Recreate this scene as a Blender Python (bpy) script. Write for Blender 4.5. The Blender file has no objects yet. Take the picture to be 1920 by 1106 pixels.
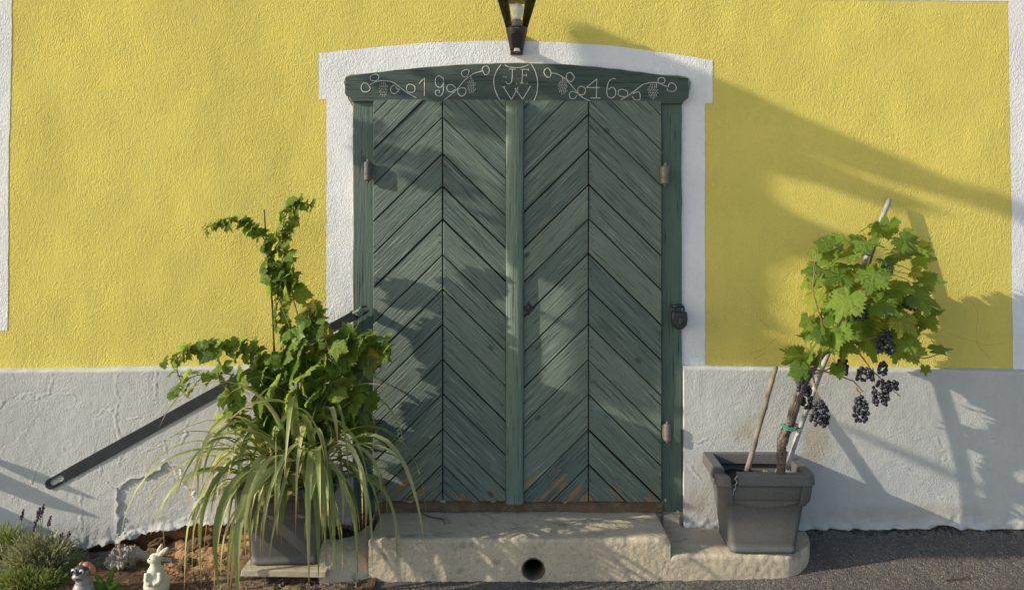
import bpy, math, random
import numpy as np
from mathutils import Vector, Matrix

# ------------------------------------------------------------------ frame of reference
S = 0.0026            # metres per photo pixel on the facade plane (y = 0)
D = 3.8               # camera distance from the facade
EYE = 1.6             # camera height
HZ = 413.0            # photo row of the horizon
KX, KZ = 3.8, 1.6     # shadow shift on the facade per metre of projection

sc = bpy.context.scene
col = sc.collection

# ------------------------------------------------------------------ camera
cam_d = bpy.data.cameras.new('camera')
cam_d.sensor_width = 36.0
cam_d.lens = 36.0 * D / (1920 * S)
cam_d.shift_y = -(553.0 - HZ) / 1920.0
cam_d.clip_end = 500.0
cam = bpy.data.objects.new('camera', cam_d)
cam.location = (0, -D, EYE)
cam.rotation_euler = (math.radians(90), 0, 0)
col.objects.link(cam)
sc.camera = cam

# ------------------------------------------------------------------ sky, sun, exposure
world = bpy.data.worlds.new('World')
sc.world = world
world.use_nodes = True
wn = world.node_tree
sky = wn.nodes.new('ShaderNodeTexSky')
sky.sky_type = 'NISHITA'
sky.sun_disc = False
sky.sun_elevation = math.atan2(KZ, math.hypot(KX, 1))
sky.sun_rotation = math.atan2(-KX, -1)
sky.altitude = 200
sky.air_density = 1.0
sky.dust_density = 1.5
sky.ozone_density = 1.0
bg = wn.nodes['Background']
bg.inputs['Strength'].default_value = 0.15
wn.links.new(sky.outputs[0], bg.inputs['Color'])

sun_d = bpy.data.lights.new('sun', 'SUN')
sun_d.energy = 4.2
sun_d.angle = math.radians(0.5)
sun_d.color = (1.0, 0.90, 0.72)
sun = bpy.data.objects.new('sun', sun_d)
sun.rotation_euler = Vector((KX, 1, -KZ)).to_track_quat('-Z', 'Y').to_euler()
sun.location = (-6, -4, 6)
col.objects.link(sun)

sc.view_settings.view_transform = 'Standard'
sc.view_settings.look = 'None'
sc.view_settings.gamma = 1.0
sc.view_settings.use_curve_mapping = False
sc.view_settings.exposure = 0.40

R = random.Random(11)


def P(px, py, Y=0.0):
    k = S * (D + Y) / D
    return Vector(((px - 960.0) * k, Y, EYE + (HZ - py) * k))


def PX(px, Y=0.0):
    return (px - 960.0) * S * (D + Y) / D


def PZ(py, Y=0.0):
    return EYE + (HZ - py) * S * (D + Y) / D


# ------------------------------------------------------------------ noise
def _h(ix, iy, iz, seed):
    n = (ix.astype(np.int64) * 374761393 + iy.astype(np.int64) * 668265263 + iz.astype(np.int64) * 1274126177 + seed * 982451653) & 0xffffffff
    n = ((n ^ (n >> 13)) * 1103515245) & 0xffffffff
    n = ((n ^ (n >> 16)) * 2654435769) & 0xffffffff
    return ((n ^ (n >> 15)) & 0xffffff) / float(0xffffff) * 2 - 1


def vn(x, y, z=0.0, seed=0):
    x, y, z = np.broadcast_arrays(np.asarray(x, float), np.asarray(y, float), np.asarray(z, float))
    ix, iy, iz = np.floor(x), np.floor(y), np.floor(z)
    fx, fy, fz = x - ix, y - iy, z - iz
    fx, fy, fz = (f * f * f * (f * (f * 6 - 15) + 10) for f in (fx, fy, fz))
    r = 0
    for a in (0, 1):
        for b in (0, 1):
            for c in (0, 1):
                w = (fx if a else 1 - fx) * (fy if b else 1 - fy) * (fz if c else 1 - fz)
                r = r + w * _h(ix + a, iy + b, iz + c, seed)
    return r


def fbm(x, y, z=0.0, octv=4, seed=0):
    r, a, f = 0, 1.0, 1.0
    for i in range(octv):
        r = r + a * vn(np.asarray(x) * f, np.asarray(y) * f, np.asarray(z) * f, seed + i * 17)
        a *= 0.5
        f *= 2.03
    return r


def wall_f(x, z):
    """slow undulation of the old plaster, metres towards the camera"""
    return 0.006 * fbm(x * 2.1 + 0.6 * z, z * 1.6, 0, 3, 5) + 0.0007 * fbm(x * 11, z * 9, 0, 2, 8)


def seg_dist(x, z, pts):
    d = np.full(np.shape(x), 9.0)
    for (ax, az), (bx, bz) in zip(pts[:-1], pts[1:]):
        vx, vz = bx - ax, bz - az
        t = np.clip(((x - ax) * vx + (z - az) * vz) / (vx * vx + vz * vz + 1e-12), 0, 1)
        d = np.minimum(d, np.hypot(x - ax - t * vx, z - az - t * vz))
    return d


def inside(x, z, poly):
    r = np.zeros(np.shape(x), bool)
    n = len(poly)
    for i in range(n):
        ax, az = poly[i]
        bx, bz = poly[(i + 1) % n]
        c = ((az > z) != (bz > z)) & (x < (bx - ax) * (z - az) / (bz - az + 1e-12) + ax)
        r ^= c
    return r


# ------------------------------------------------------------------ node helpers
def new_mat(name):
    m = bpy.data.materials.new(name)
    m.use_nodes = True
    nt = m.node_tree
    return m, nt, nt.nodes['Principled BSDF']


def nd(nt, typ, ins=None, **props):
    n = nt.nodes.new(typ)
    for k, v in props.items():
        setattr(n, k, v)
    for k, v in (ins or {}).items():
        if isinstance(v, bpy.types.NodeSocket):
            nt.links.new(v, n.inputs[k])
        else:
            n.inputs[k].default_value = v
    return n


def c4(c):
    return (c[0], c[1], c[2], 1.0)


def mixc(nt, fac, a, b, mode='MIX'):
    n = nt.nodes.new('ShaderNodeMix')
    n.data_type = 'RGBA'
    n.blend_type = mode
    for sock, v in ((n.inputs[0], fac), (n.inputs[6], a), (n.inputs[7], b)):
        if isinstance(v, bpy.types.NodeSocket):
            nt.links.new(v, sock)
        elif isinstance(v, (int, float)):
            sock.default_value = v
        else:
            sock.default_value = c4(v)
    return n.outputs[2]


def ramp(nt, fac, lo, hi):
    n = nd(nt, 'ShaderNodeMapRange', {0: fac, 1: lo, 2: hi, 3: 0.0, 4: 1.0})
    n.clamp = True
    return n.outputs[0]


def math_n(nt, op, a, b=0.0):
    return nd(nt, 'ShaderNodeMath', {0: a, 1: b}, operation=op).outputs[0]


def coord(nt, scale=(1, 1, 1), world_space=False, rnd=False):
    if world_space:
        src = nd(nt, 'ShaderNodeNewGeometry').outputs['Position']
    else:
        src = nd(nt, 'ShaderNodeTexCoord').outputs['Object']
    if rnd:
        oi = nd(nt, 'ShaderNodeObjectInfo').outputs['Random']
        k = math_n(nt, 'MULTIPLY', oi, 37.0)
        cb = nd(nt, 'ShaderNodeCombineXYZ', {0: k, 1: k, 2: k}).outputs[0]
        src = nd(nt, 'ShaderNodeVectorMath', {0: src, 1: cb}, operation='ADD').outputs[0]
    return nd(nt, 'ShaderNodeMapping', {'Vector': src, 'Scale': scale}).outputs[0]


def noise(nt, vec, scale, detail=4.0, rough=0.55, dist=0.0):
    return nd(nt, 'ShaderNodeTexNoise', {'Vector': vec, 'Scale': scale, 'Detail': detail, 'Roughness': rough, 'Distortion': dist}).outputs[0]


def bump(nt, bsdf, height, dist, strength=1.0, prev=None):
    ins = {'Height': height, 'Distance': dist, 'Strength': strength}
    if prev is not None:
        ins['Normal'] = prev
    b = nd(nt, 'ShaderNodeBump', ins)
    nt.links.new(b.outputs[0], bsdf.inputs['Normal'])
    return b.outputs[0]


def set_col(nt, bsdf, sock):
    if isinstance(sock, bpy.types.NodeSocket):
        nt.links.new(sock, bsdf.inputs['Base Color'])
    else:
        bsdf.inputs['Base Color'].default_value = c4(sock)


# ------------------------------------------------------------------ materials
def stucco(name, ca, cb, grain=75.0, depth=0.0035, stain=None, stain_pts=(), speck=0.0):
    m, nt, b = new_mat(name)
    v = coord(nt, world_space=True)
    big = noise(nt, v, 2.3, 4, 0.6)
    c = mixc(nt, ramp(nt, big, 0.35, 0.68), ca, cb)
    fine = noise(nt, v, 40, 3, 0.6)
    c = mixc(nt, math_n(nt, 'MULTIPLY', ramp(nt, fine, 0.4, 0.75), 0.16), c, [k * 0.72 for k in ca])
    stk = noise(nt, nd(nt, 'ShaderNodeMapping', {'Vector': v, 'Scale': (11, 1, 0.7)}).outputs[0], 1.0, 4, 0.6)
    c = mixc(nt, math_n(nt, 'MULTIPLY', ramp(nt, stk, 0.5, 0.75), 0.13), c, [k * 0.7 for k in cb])
    if stain:
        for (sx, sz, rx, rz, amt) in stain_pts:
            mp = nd(nt, 'ShaderNodeMapping', {'Vector': v, 'Location': (-sx / rx, 0, -sz / rz), 'Scale': (1 / rx, 0, 1 / rz)}).outputs[0]
            wob = noise(nt, v, 9, 4, 0.6)
            ln = nd(nt, 'ShaderNodeVectorMath', {0: mp}, operation='LENGTH').outputs['Value']
            k = math_n(nt, 'ADD', ln, math_n(nt, 'MULTIPLY', math_n(nt, 'SUBTRACT', wob, 0.5), 1.5))
            f = math_n(nt, 'MULTIPLY', ramp(nt, k, 1.0, 0.25), amt)
            c = mixc(nt, f, c, stain)
    set_col(nt, b, c)
    b.inputs['Roughness'].default_value = 0.93
    b.inputs['Specular IOR Level'].default_value = 0.15
    v2 = nd(nt, 'ShaderNodeMapping', {'Vector': v, 'Scale': (1.0, 1.0, 0.8), 'Rotation': (0, 0.35, 0)}).outputs[0]
    h1 = noise(nt, v2, grain, 2.0, 0.5, 0.35)
    h2 = noise(nt, v, grain * 0.28, 3, 0.55, 0.3)
    h3 = noise(nt, v, grain * 3.1, 2, 0.5)
    patch = ramp(nt, noise(nt, v, 3.1, 3), 0.25, 0.7)
    h = math_n(nt, 'MULTIPLY', h1, math_n(nt, 'ADD', 0.45, math_n(nt, 'MULTIPLY', patch, 0.85)))
    h = math_n(nt, 'ADD', h, math_n(nt, 'MULTIPLY', h2, 0.45))
    h = math_n(nt, 'ADD', h, math_n(nt, 'MULTIPLY', h3, 0.13))
    bump(nt, b, h, depth, 1.0)
    return m


def painted_wood(name, base, light, bare_lo=None, grain=1.15, worn=0.6):
    m, nt, b = new_mat(name)
    v = coord(nt, (2.0, 56, 56), rnd=True)
    streak = noise(nt, v, 2.6, 6, 0.60, 0.45)
    fine = noise(nt, coord(nt, (5, 190, 190), rnd=True), 2.0, 3, 0.6, 0.2)
    blot = noise(nt, coord(nt, (1, 1.6, 1.6), rnd=True), 5.0, 5, 0.6)
    oi = nd(nt, 'ShaderNodeObjectInfo').outputs['Random']
    c = mixc(nt, ramp(nt, blot, 0.3, 0.72), base, [k * 0.62 for k in base])
    c = mixc(nt, math_n(nt, 'MULTIPLY', oi, 0.85), c, [base[0] * 1.5 + 0.01, base[1] * 1.35 + 0.008, base[2] * 1.2 + 0.004])
    wm = math_n(nt, 'MULTIPLY', ramp(nt, streak, 0.50, 0.66), ramp(nt, blot, 0.36, 0.60))
    wm = math_n(nt, 'MULTIPLY', wm, ramp(nt, fine, 0.38, 0.55))
    c = mixc(nt, math_n(nt, 'MULTIPLY', wm, worn), c, light)
    kn = nd(nt, 'ShaderNodeTexVoronoi', {'Vector': coord(nt, (1.0, 1.6, 1.6), rnd=True), 'Scale': 3.4}).outputs['Distance']
    c = mixc(nt, math_n(nt, 'MULTIPLY', ramp(nt, kn, 0.075, 0.045), 0.7), c, [k * 0.35 for k in base])
    crack = ramp(nt, streak, 0.43, 0.34)
    c = mixc(nt, math_n(nt, 'MULTIPLY', crack, 0.85), c, [k * 0.22 for k in base])
    if bare_lo:
        pos = nd(nt, 'ShaderNodeNewGeometry').outputs['Position']
        z = nd(nt, 'ShaderNodeSeparateXYZ', {0: pos}).outputs[2]
        low = ramp(nt, z, bare_lo + 0.34, bare_lo - 0.02)
        n2 = noise(nt, coord(nt, (2.0, 13, 13), rnd=True), 2.4, 6, 0.65)
        k = math_n(nt, 'ADD', n2, math_n(nt, 'MULTIPLY', low, 0.26))
        bm_ = math_n(nt, 'MULTIPLY', ramp(nt, k, 0.765, 0.785), ramp(nt, low, 0.0, 0.08))
        c = mixc(nt, bm_, c, mixc(nt, fine, (0.36, 0.20, 0.095), (0.25, 0.145, 0.075)))
    set_col(nt, b, c)
    b.inputs['Roughness'].default_value = 0.62
    b.inputs['Specular IOR Level'].default_value = 0.35
    h = math_n(nt, 'ADD', math_n(nt, 'MULTIPLY', streak, 1.0), math_n(nt, 'MULTIPLY', fine, 0.30))
    bump(nt, b, h, 0.0065 * grain, 1.0)
    return m


def rough_mat(name, ca, cb, scale=6, bscale=60, bdist=0.004, cc=None, rough=0.92, spec=0.2, ws=True, rnd=False, detail=6):
    m, nt, b = new_mat(name)
    v = coord(nt, world_space=ws and not rnd, rnd=rnd)
    n1 = noise(nt, v, scale, 6, 0.62)
    c = mixc(nt, ramp(nt, n1, 0.34, 0.66), ca, cb)
    if cc:
        n3 = noise(nt, v, scale * 3.3, 4, 0.6)
        c = mixc(nt, ramp(nt, n3, 0.56, 0.68), c, cc)
    n2 = noise(nt, v, bscale, detail, 0.6)
    c = mixc(nt, math_n(nt, 'MULTIPLY', ramp(nt, n2, 0.52, 0.36), 0.4), c, [k * 0.45 for k in ca])
    set_col(nt, b, c)
    b.inputs['Roughness'].default_value = rough
    b.inputs['Specular IOR Level'].default_value = spec
    bump(nt, b, n2, bdist, 1.0)
    return m


def plain(name, c, rough=0.5, metal=0.0, spec=0.5, bs=None, bd=0.0008, var=0.0):
    m, nt, b = new_mat(name)
    if var:
        n1 = noise(nt, coord(nt, rnd=True), 14, 5, 0.6)
        set_col(nt, b, mixc(nt, ramp(nt, n1, 0.35, 0.7), c, [k * (1 - var) for k in c]))
    else:
        set_col(nt, b, c)
    b.inputs['Roughness'].default_value = rough
    b.inputs['Metallic'].default_value = metal
    b.inputs['Specular IOR Level'].default_value = spec
    if bs:
        bump(nt, b, noise(nt, coord(nt, rnd=True), bs, 4, 0.6), bd, 1.0)
    return m


def leaf_mat(name, ca, cb, cy, vein, trans=0.38, yellow=0.9):
    m, nt, b = new_mat(name)
    oi = nd(nt, 'ShaderNodeObjectInfo').outputs['Random']
    c = mixc(nt, math_n(nt, 'POWER', oi, 1.5), [k * .8 for k in ca], cb)
    yl = ramp(nt, oi, yellow, min(1.0, yellow + 0.09))
    c = mixc(nt, yl, c, cy)
    v = coord(nt, rnd=True)
    c = mixc(nt, math_n(nt, 'MULTIPLY', ramp(nt, noise(nt, v, 3.0, 4), 0.4, 0.7), 0.35), c, [k * 0.6 for k in ca])
    at = nd(nt, 'ShaderNodeAttribute', attribute_name='vein').outputs['Fac']
    vm = ramp(nt, at, 0.82, 0.98)
    c = mixc(nt, math_n(nt, 'MULTIPLY', vm, 0.55), c, vein)
    back = nd(nt, 'ShaderNodeNewGeometry').outputs['Backfacing']
    c2 = mixc(nt, math_n(nt, 'MULTIPLY', back, 0.35), c, (0.22, 0.27, 0.15))
    set_col(nt, b, c2)
    b.inputs['Roughness'].default_value = 0.48
    b.inputs['Specular IOR Level'].default_value = 0.35
    bump(nt, b, noise(nt, v, 9.0, 3), 0.03, 0.6)
    tr = nd(nt, 'ShaderNodeBsdfTranslucent', {'Color': mixc(nt, 0.5, c, [min(1, k * 3.0) for k in cb])})
    mx = nd(nt, 'ShaderNodeMixShader', {0: trans})
    nt.links.new(b.outputs[0], mx.inputs[1])
    nt.links.new(tr.outputs[0], mx.inputs[2])
    nt.links.new(mx.outputs[0], nt.nodes['Material Output'].inputs['Surface'])
    return m


M = {}
M['yellow'] = stucco('yellow_stucco', (0.70, 0.592, 0.142), (0.63, 0.545, 0.138), 165, 0.0052)
M['white'] = stucco('white_stucco', (0.78, 0.79, 0.795), (0.73, 0.745, 0.76), 150, 0.0042)
M['plinth'] = stucco('grey_plinth_render', (0.53, 0.535, 0.515), (0.455, 0.47, 0.465), 120, 0.0022, (0.30, 0.23, 0.12),
                     [(PX(1530, -.04), PZ(830, -.04), .10, .16, .5), (PX(1395, -.04), PZ(800, -.04), .10, .10, .4),
                      (PX(1700, -.04), PZ(960, -.04), .5, .05, .3), (PX(1310, -.04), PZ(950, -.04), .10, .10, .45)])
M['plaster_raw'] = rough_mat('raw_plaster_edge', (0.62, 0.58, 0.48), (0.45, 0.42, 0.36), 12, 70, 0.004)
GREEN = (0.108, 0.160, 0.138)
M['door'] = painted_wood('weathered_green_paint', GREEN, (0.46, 0.49, 0.41), bare_lo=PZ(935))
M['frame'] = painted_wood('green_frame_paint', (0.058, 0.104, 0.094), (0.18, 0.19, 0.16), worn=0.25, grain=0.5)
M['lintel'] = painted_wood('green_lintel_paint', (0.055, 0.090, 0.080), (0.14, 0.14, 0.11), worn=0.2, grain=0.8)
M['bead'] = painted_wood('pale_green_bead_paint', (0.130, 0.195, 0.160), (0.38, 0.47, 0.40), worn=0.5, grain=0.8)
M['dark_wood'] = plain('dark_gap_wood', (0.012, 0.016, 0.014), 0.9, spec=0.1)
M['chalk'] = plain('white_line_paint', (0.62, 0.64, 0.60), 0.9, spec=0.1, var=0.3)
M['sill'] = rough_mat('old_threshold_timber', (0.20, 0.145, 0.085), (0.11, 0.08, 0.05), 14, 60, 0.004)
M['concrete'] = rough_mat('worn_concrete', (0.58, 0.50, 0.365), (0.46, 0.40, 0.295), 4.5, 130, 0.0020, (0.33, 0.285, 0.21))
M['pipe'] = plain('drain_pipe_clay', (0.10, 0.085, 0.065), 0.9, spec=0.1, bs=60)
M['iron'] = plain('blued_flat_iron', (0.040, 0.046, 0.056), 0.45, 0.3, 0.5, bs=40, bd=0.0006, var=0.6)
M['bar'] = plain('blue_black_flat_iron', (0.026, 0.032, 0.042), 0.5, 0.1, 0.45, bs=30, bd=0.0006, var=0.5)
M['hinge'] = plain('grey_painted_iron', (0.13, 0.13, 0.125), 0.6, 0.3, 0.4, bs=90, var=0.5)
M['hinge_bare'] = plain('worn_hinge_iron', (0.24, 0.22, 0.195), 0.55, 0.3, 0.4, bs=90, var=0.6)
M['black'] = plain('black_lamp_plastic', (0.018, 0.017, 0.017), 0.38, 0, 0.5)
M['sensor'] = plain('sensor_lens', (0.004, 0.004, 0.004), 0.12, 0, 0.5)
M['chrome'] = plain('white_sensor_knob', (0.75, 0.73, 0.70), 0.3, 0, 0.5)
M['bulb'] = plain('opal_bulb', (0.80, 0.78, 0.66), 0.35)
M['socket'] = plain('grey_lamp_socket', (0.16, 0.155, 0.15), 0.5)
M['pot'] = rough_mat('grey_pot_plastic', (0.125, 0.124, 0.120), (0.100, 0.099, 0.097), 5, 130, 0.0006, None, 0.62, 0.4)
M['pot_earth'] = rough_mat('dry_pot_earth', (0.09, 0.065, 0.045), (0.05, 0.036, 0.026), 20, 60, 0.008)
M['straw'] = plain('dry_straw', (0.55, 0.47, 0.27), 0.9, spec=0.1)
M['pole'] = plain('weathered_white_pole', (0.38, 0.38, 0.375), 0.6, bs=40, var=0.4)
M['stick'] = plain('bamboo_rod_grey', (0.24, 0.20, 0.155), 0.75, bs=60, var=0.5)
M['cane'] = plain('brown_cane', (0.11, 0.065, 0.04), 0.7, bs=60, var=0.4)
M['bark'] = rough_mat('stringy_vine_bark', (0.24, 0.195, 0.155), (0.085, 0.07, 0.058), 30, 90, 0.012, (0.30, 0.26, 0.21), rnd=True)
M['shoot'] = plain('reddish_vine_shoot', (0.24, 0.155, 0.07), 0.7, var=0.4)
M['greenshoot'] = plain('green_vine_shoot', (0.16, 0.19, 0.055), 0.6, var=0.4)
M['tie'] = plain('green_tie_cord', (0.03, 0.22, 0.14), 0.6)
M['board'] = rough_mat('bleached_board', (0.52, 0.45, 0.33), (0.38, 0.32, 0.23), 8, 50, 0.003)
M['soil'] = rough_mat('brown_soil', (0.17, 0.108, 0.062), (0.10, 0.064, 0.040), 7, 75, 0.012, (0.26, 0.155, 0.08))
M['clay'] = rough_mat('orange_clay_bank', (0.30, 0.145, 0.06), (0.17, 0.085, 0.04), 9, 60, 0.012, (0.11, 0.065, 0.035))
M['sand'] = rough_mat('gritty_verge', (0.26, 0.195, 0.125), (0.15, 0.115, 0.08), 9, 150, 0.008, (0.10, 0.08, 0.06))
def clay_patch(m):
    nt = m.node_tree
    b = nt.nodes['Principled BSDF']
    old = b.inputs['Base Color'].links[0].from_socket
    v = coord(nt, world_space=True)
    mp = nd(nt, 'ShaderNodeMapping', {'Vector': v, 'Location': (1.46 / .26, .12 / .20, 0), 'Scale': (1 / .26, 1 / .20, 0)}).outputs[0]
    ln = nd(nt, 'ShaderNodeVectorMath', {0: mp}, operation='LENGTH').outputs['Value']
    k = math_n(nt, 'ADD', ln, math_n(nt, 'MULTIPLY', math_n(nt, 'SUBTRACT', noise(nt, v, 14, 5, .65), .5), 1.8))
    cl = mixc(nt, noise(nt, v, 40, 4), (0.46, 0.27, 0.13), (0.28, 0.165, 0.085))
    nt.links.new(mixc(nt, ramp(nt, k, 1.1, .6), old, cl), b.inputs['Base Color'])


clay_patch(M['soil'])
M['rock'] = rough_mat('brown_rock', (0.24, 0.145, 0.08), (0.13, 0.085, 0.055), 9, 50, 0.008, rnd=True)
M['drift'] = rough_mat('bleached_driftwood', (0.50, 0.45, 0.38), (0.28, 0.25, 0.21), 25, 70, 0.010, rnd=True)
M['rabbit'] = plain('cream_glazed_ceramic', (0.62, 0.585, 0.44), 0.42, 0, 0.45, bs=70, bd=0.001, var=0.12)
M['dog'] = plain('grey_glazed_ceramic', (0.30, 0.285, 0.27), 0.35, 0, 0.5, var=0.15)
M['dogdark'] = plain('dark_glaze', (0.055, 0.06, 0.06), 0.35)
M['dogear'] = plain('terracotta_glaze', (0.42, 0.19, 0.10), 0.45)
M['eyewhite'] = plain('white_glaze', (0.78, 0.78, 0.74), 0.2)
M['pupil'] = plain('black_glaze', (0.01, 0.01, 0.01), 0.15)
M['leaf'] = leaf_mat('vine_leaf', (0.085, 0.165, 0.018), (0.25, 0.345, 0.045), (0.52, 0.40, 0.07), (0.30, 0.36, 0.12))
M['leaf2'] = leaf_mat('young_vine_leaf', (0.095, 0.175, 0.020), (0.26, 0.36, 0.05), (0.44, 0.29, 0.06), (0.24, 0.30, 0.10), yellow=0.93)
M['weed'] = leaf_mat('weed_leaf', (0.05, 0.12, 0.02), (0.09, 0.18, 0.03), (0.12, 0.2, 0.04), (0.2, 0.3, 0.1), 0.3)
M['flower'] = plain('white_petal', (0.80, 0.80, 0.76), 0.6)


def grape_mat():
    m, nt, b = new_mat('dark_grape_skin')
    n1 = noise(nt, coord(nt, rnd=True), 90, 3)
    n2 = noise(nt, coord(nt, rnd=True), 38, 3)
    c = mixc(nt, ramp(nt, n1, 0.4, 0.7), (0.012, 0.011, 0.018), (0.05, 0.055, 0.075))
    c = mixc(nt, ramp(nt, n2, 0.70, 0.76), c, (0.33, 0.25, 0.06))
    set_col(nt, b, c)
    b.inputs['Roughness'].default_value = 0.5
    return m


def blade_mat(name, ca, cb, tip):
    m, nt, b = new_mat(name)
    oi = nd(nt, 'ShaderNodeObjectInfo').outputs['Random']
    c = mixc(nt, oi, ca, cb)
    at = nd(nt, 'ShaderNodeAttribute', attribute_name='vein').outputs['Fac']
    k = math_n(nt, 'ADD', at, math_n(nt, 'MULTIPLY', oi, 0.12))
    c = mixc(nt, ramp(nt, k, 0.90, 1.02), c, tip)
    n1 = noise(nt, coord(nt, rnd=True), 12, 4)
    c = mixc(nt, math_n(nt, 'MULTIPLY', ramp(nt, n1, 0.45, 0.7), 0.35), c, [q * 0.6 for q in ca])
    set_col(nt, b, c)
    b.inputs['Roughness'].default_value = 0.5
    tr = nd(nt, 'ShaderNodeBsdfTranslucent', {'Color': mixc(nt, 0.5, c, (0.5, 0.55, 0.15))})
    mx = nd(nt, 'ShaderNodeMixShader', {0: 0.3})
    nt.links.new(b.outputs[0], mx.inputs[1])
    nt.links.new(tr.outputs[0], mx.inputs[2])
    nt.links.new(mx.outputs[0], nt.nodes['Material Output'].inputs['Surface'])
    return m


def asphalt_mat():
    m, nt, b = new_mat('asphalt')
    v = coord(nt, world_space=True)
    vo = nd(nt, 'ShaderNodeTexVoronoi', {'Vector': v, 'Scale': 190.0, 'Randomness': 1.0})
    sp = nd(nt, 'ShaderNodeSeparateColor', {0: vo.outputs['Color']}).outputs[0]
    n1 = noise(nt, v, 3, 5, 0.6)
    c = mixc(nt, ramp(nt, n1, 0.35, 0.65), (0.125, 0.113, 0.101), (0.095, 0.086, 0.078))
    c = mixc(nt, ramp(nt, sp, 0.5, 1.0), c, (0.20, 0.18, 0.155))
    c = mixc(nt, ramp(nt, sp, 0.975, 0.985), c, (0.32, 0.30, 0.26))
    set_col(nt, b, c)
    b.inputs['Roughness'].default_value = 0.85
    b.inputs['Specular IOR Level'].default_value = 0.3
    h = math_n(nt, 'SUBTRACT', noise(nt, v, 70, 3), math_n(nt, 'MULTIPLY', vo.outputs['Distance'], 1.0))
    bump(nt, b, h, 0.006, 1.0)
    return m


def glass_mat():
    m, nt, b = new_mat('clear_lamp_glass')
    tr = nd(nt, 'ShaderNodeBsdfTransparent', {'Color': (0.985, 0.98, 0.965, 1)})
    gl = nd(nt, 'ShaderNodeBsdfGlossy', {'Color': (1, 1, 1, 1), 'Roughness': 0.03})
    fr = nd(nt, 'ShaderNodeFresnel', {'IOR': 1.2}).outputs[0]
    mx = nd(nt, 'ShaderNodeMixShader', {0: fr})
    nt.links.new(tr.outputs[0], mx.inputs[1])
    nt.links.new(gl.outputs[0], mx.inputs[2])
    nt.links.new(mx.outputs[0], nt.nodes['Material Output'].inputs['Surface'])
    return m


M['grape'] = grape_mat()
M['blade'] = blade_mat('strap_leaf', (0.15, 0.215, 0.048), (0.50, 0.51, 0.20), (0.40, 0.23, 0.11))
M['lavgreen'] = blade_mat('lavender_foliage', (0.19, 0.205, 0.125), (0.21, 0.22, 0.14), (0.40, 0.37, 0.27))
M['herbgreen'] = blade_mat('herb_foliage', (0.13, 0.19, 0.035), (0.15, 0.20, 0.045), (0.30, 0.30, 0.10))
M['lavflower'] = plain('dry_lavender_flower', (0.085, 0.045, 0.085), 0.8, var=0.5)
M['asphalt'] = asphalt_mat()
M['glass'] = glass_mat()
M['timber'] = painted_wood('shade_rig_timber', (0.19, 0.15, 0.11), (0.3, 0.27, 0.22))  # timber look of the added shade boards

# ------------------------------------------------------------------ object helpers
WL = {}   # world position of each object's origin


def wl(o):
    return WL.get(o.name, Vector((0, 0, 0))) if o else Vector((0, 0, 0))


def link(o, parent=None, loc=(0, 0, 0), rot=None):
    col.objects.link(o)
    loc = Vector(loc)
    WL[o.name] = loc
    if parent is not None:
        o.parent = parent
        o.location = loc - wl(parent)
    else:
        o.location = loc
    if rot is not None:
        o.rotation_euler = rot.to_euler() if hasattr(rot, 'to_euler') else rot
    return o


def tag(o, label=None, cat=None, group=None, kind=None):
    for k, v in (('label', label), ('category', cat), ('group', group), ('kind', kind)):
        if v:
            o[k] = v
    return o


def thing(name, label, cat, loc=(0, 0, 0), group=None):
    o = bpy.data.objects.new(name, None)
    o.empty_display_size = 0.1
    link(o, None, loc)
    return tag(o, label, cat, group)


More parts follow.
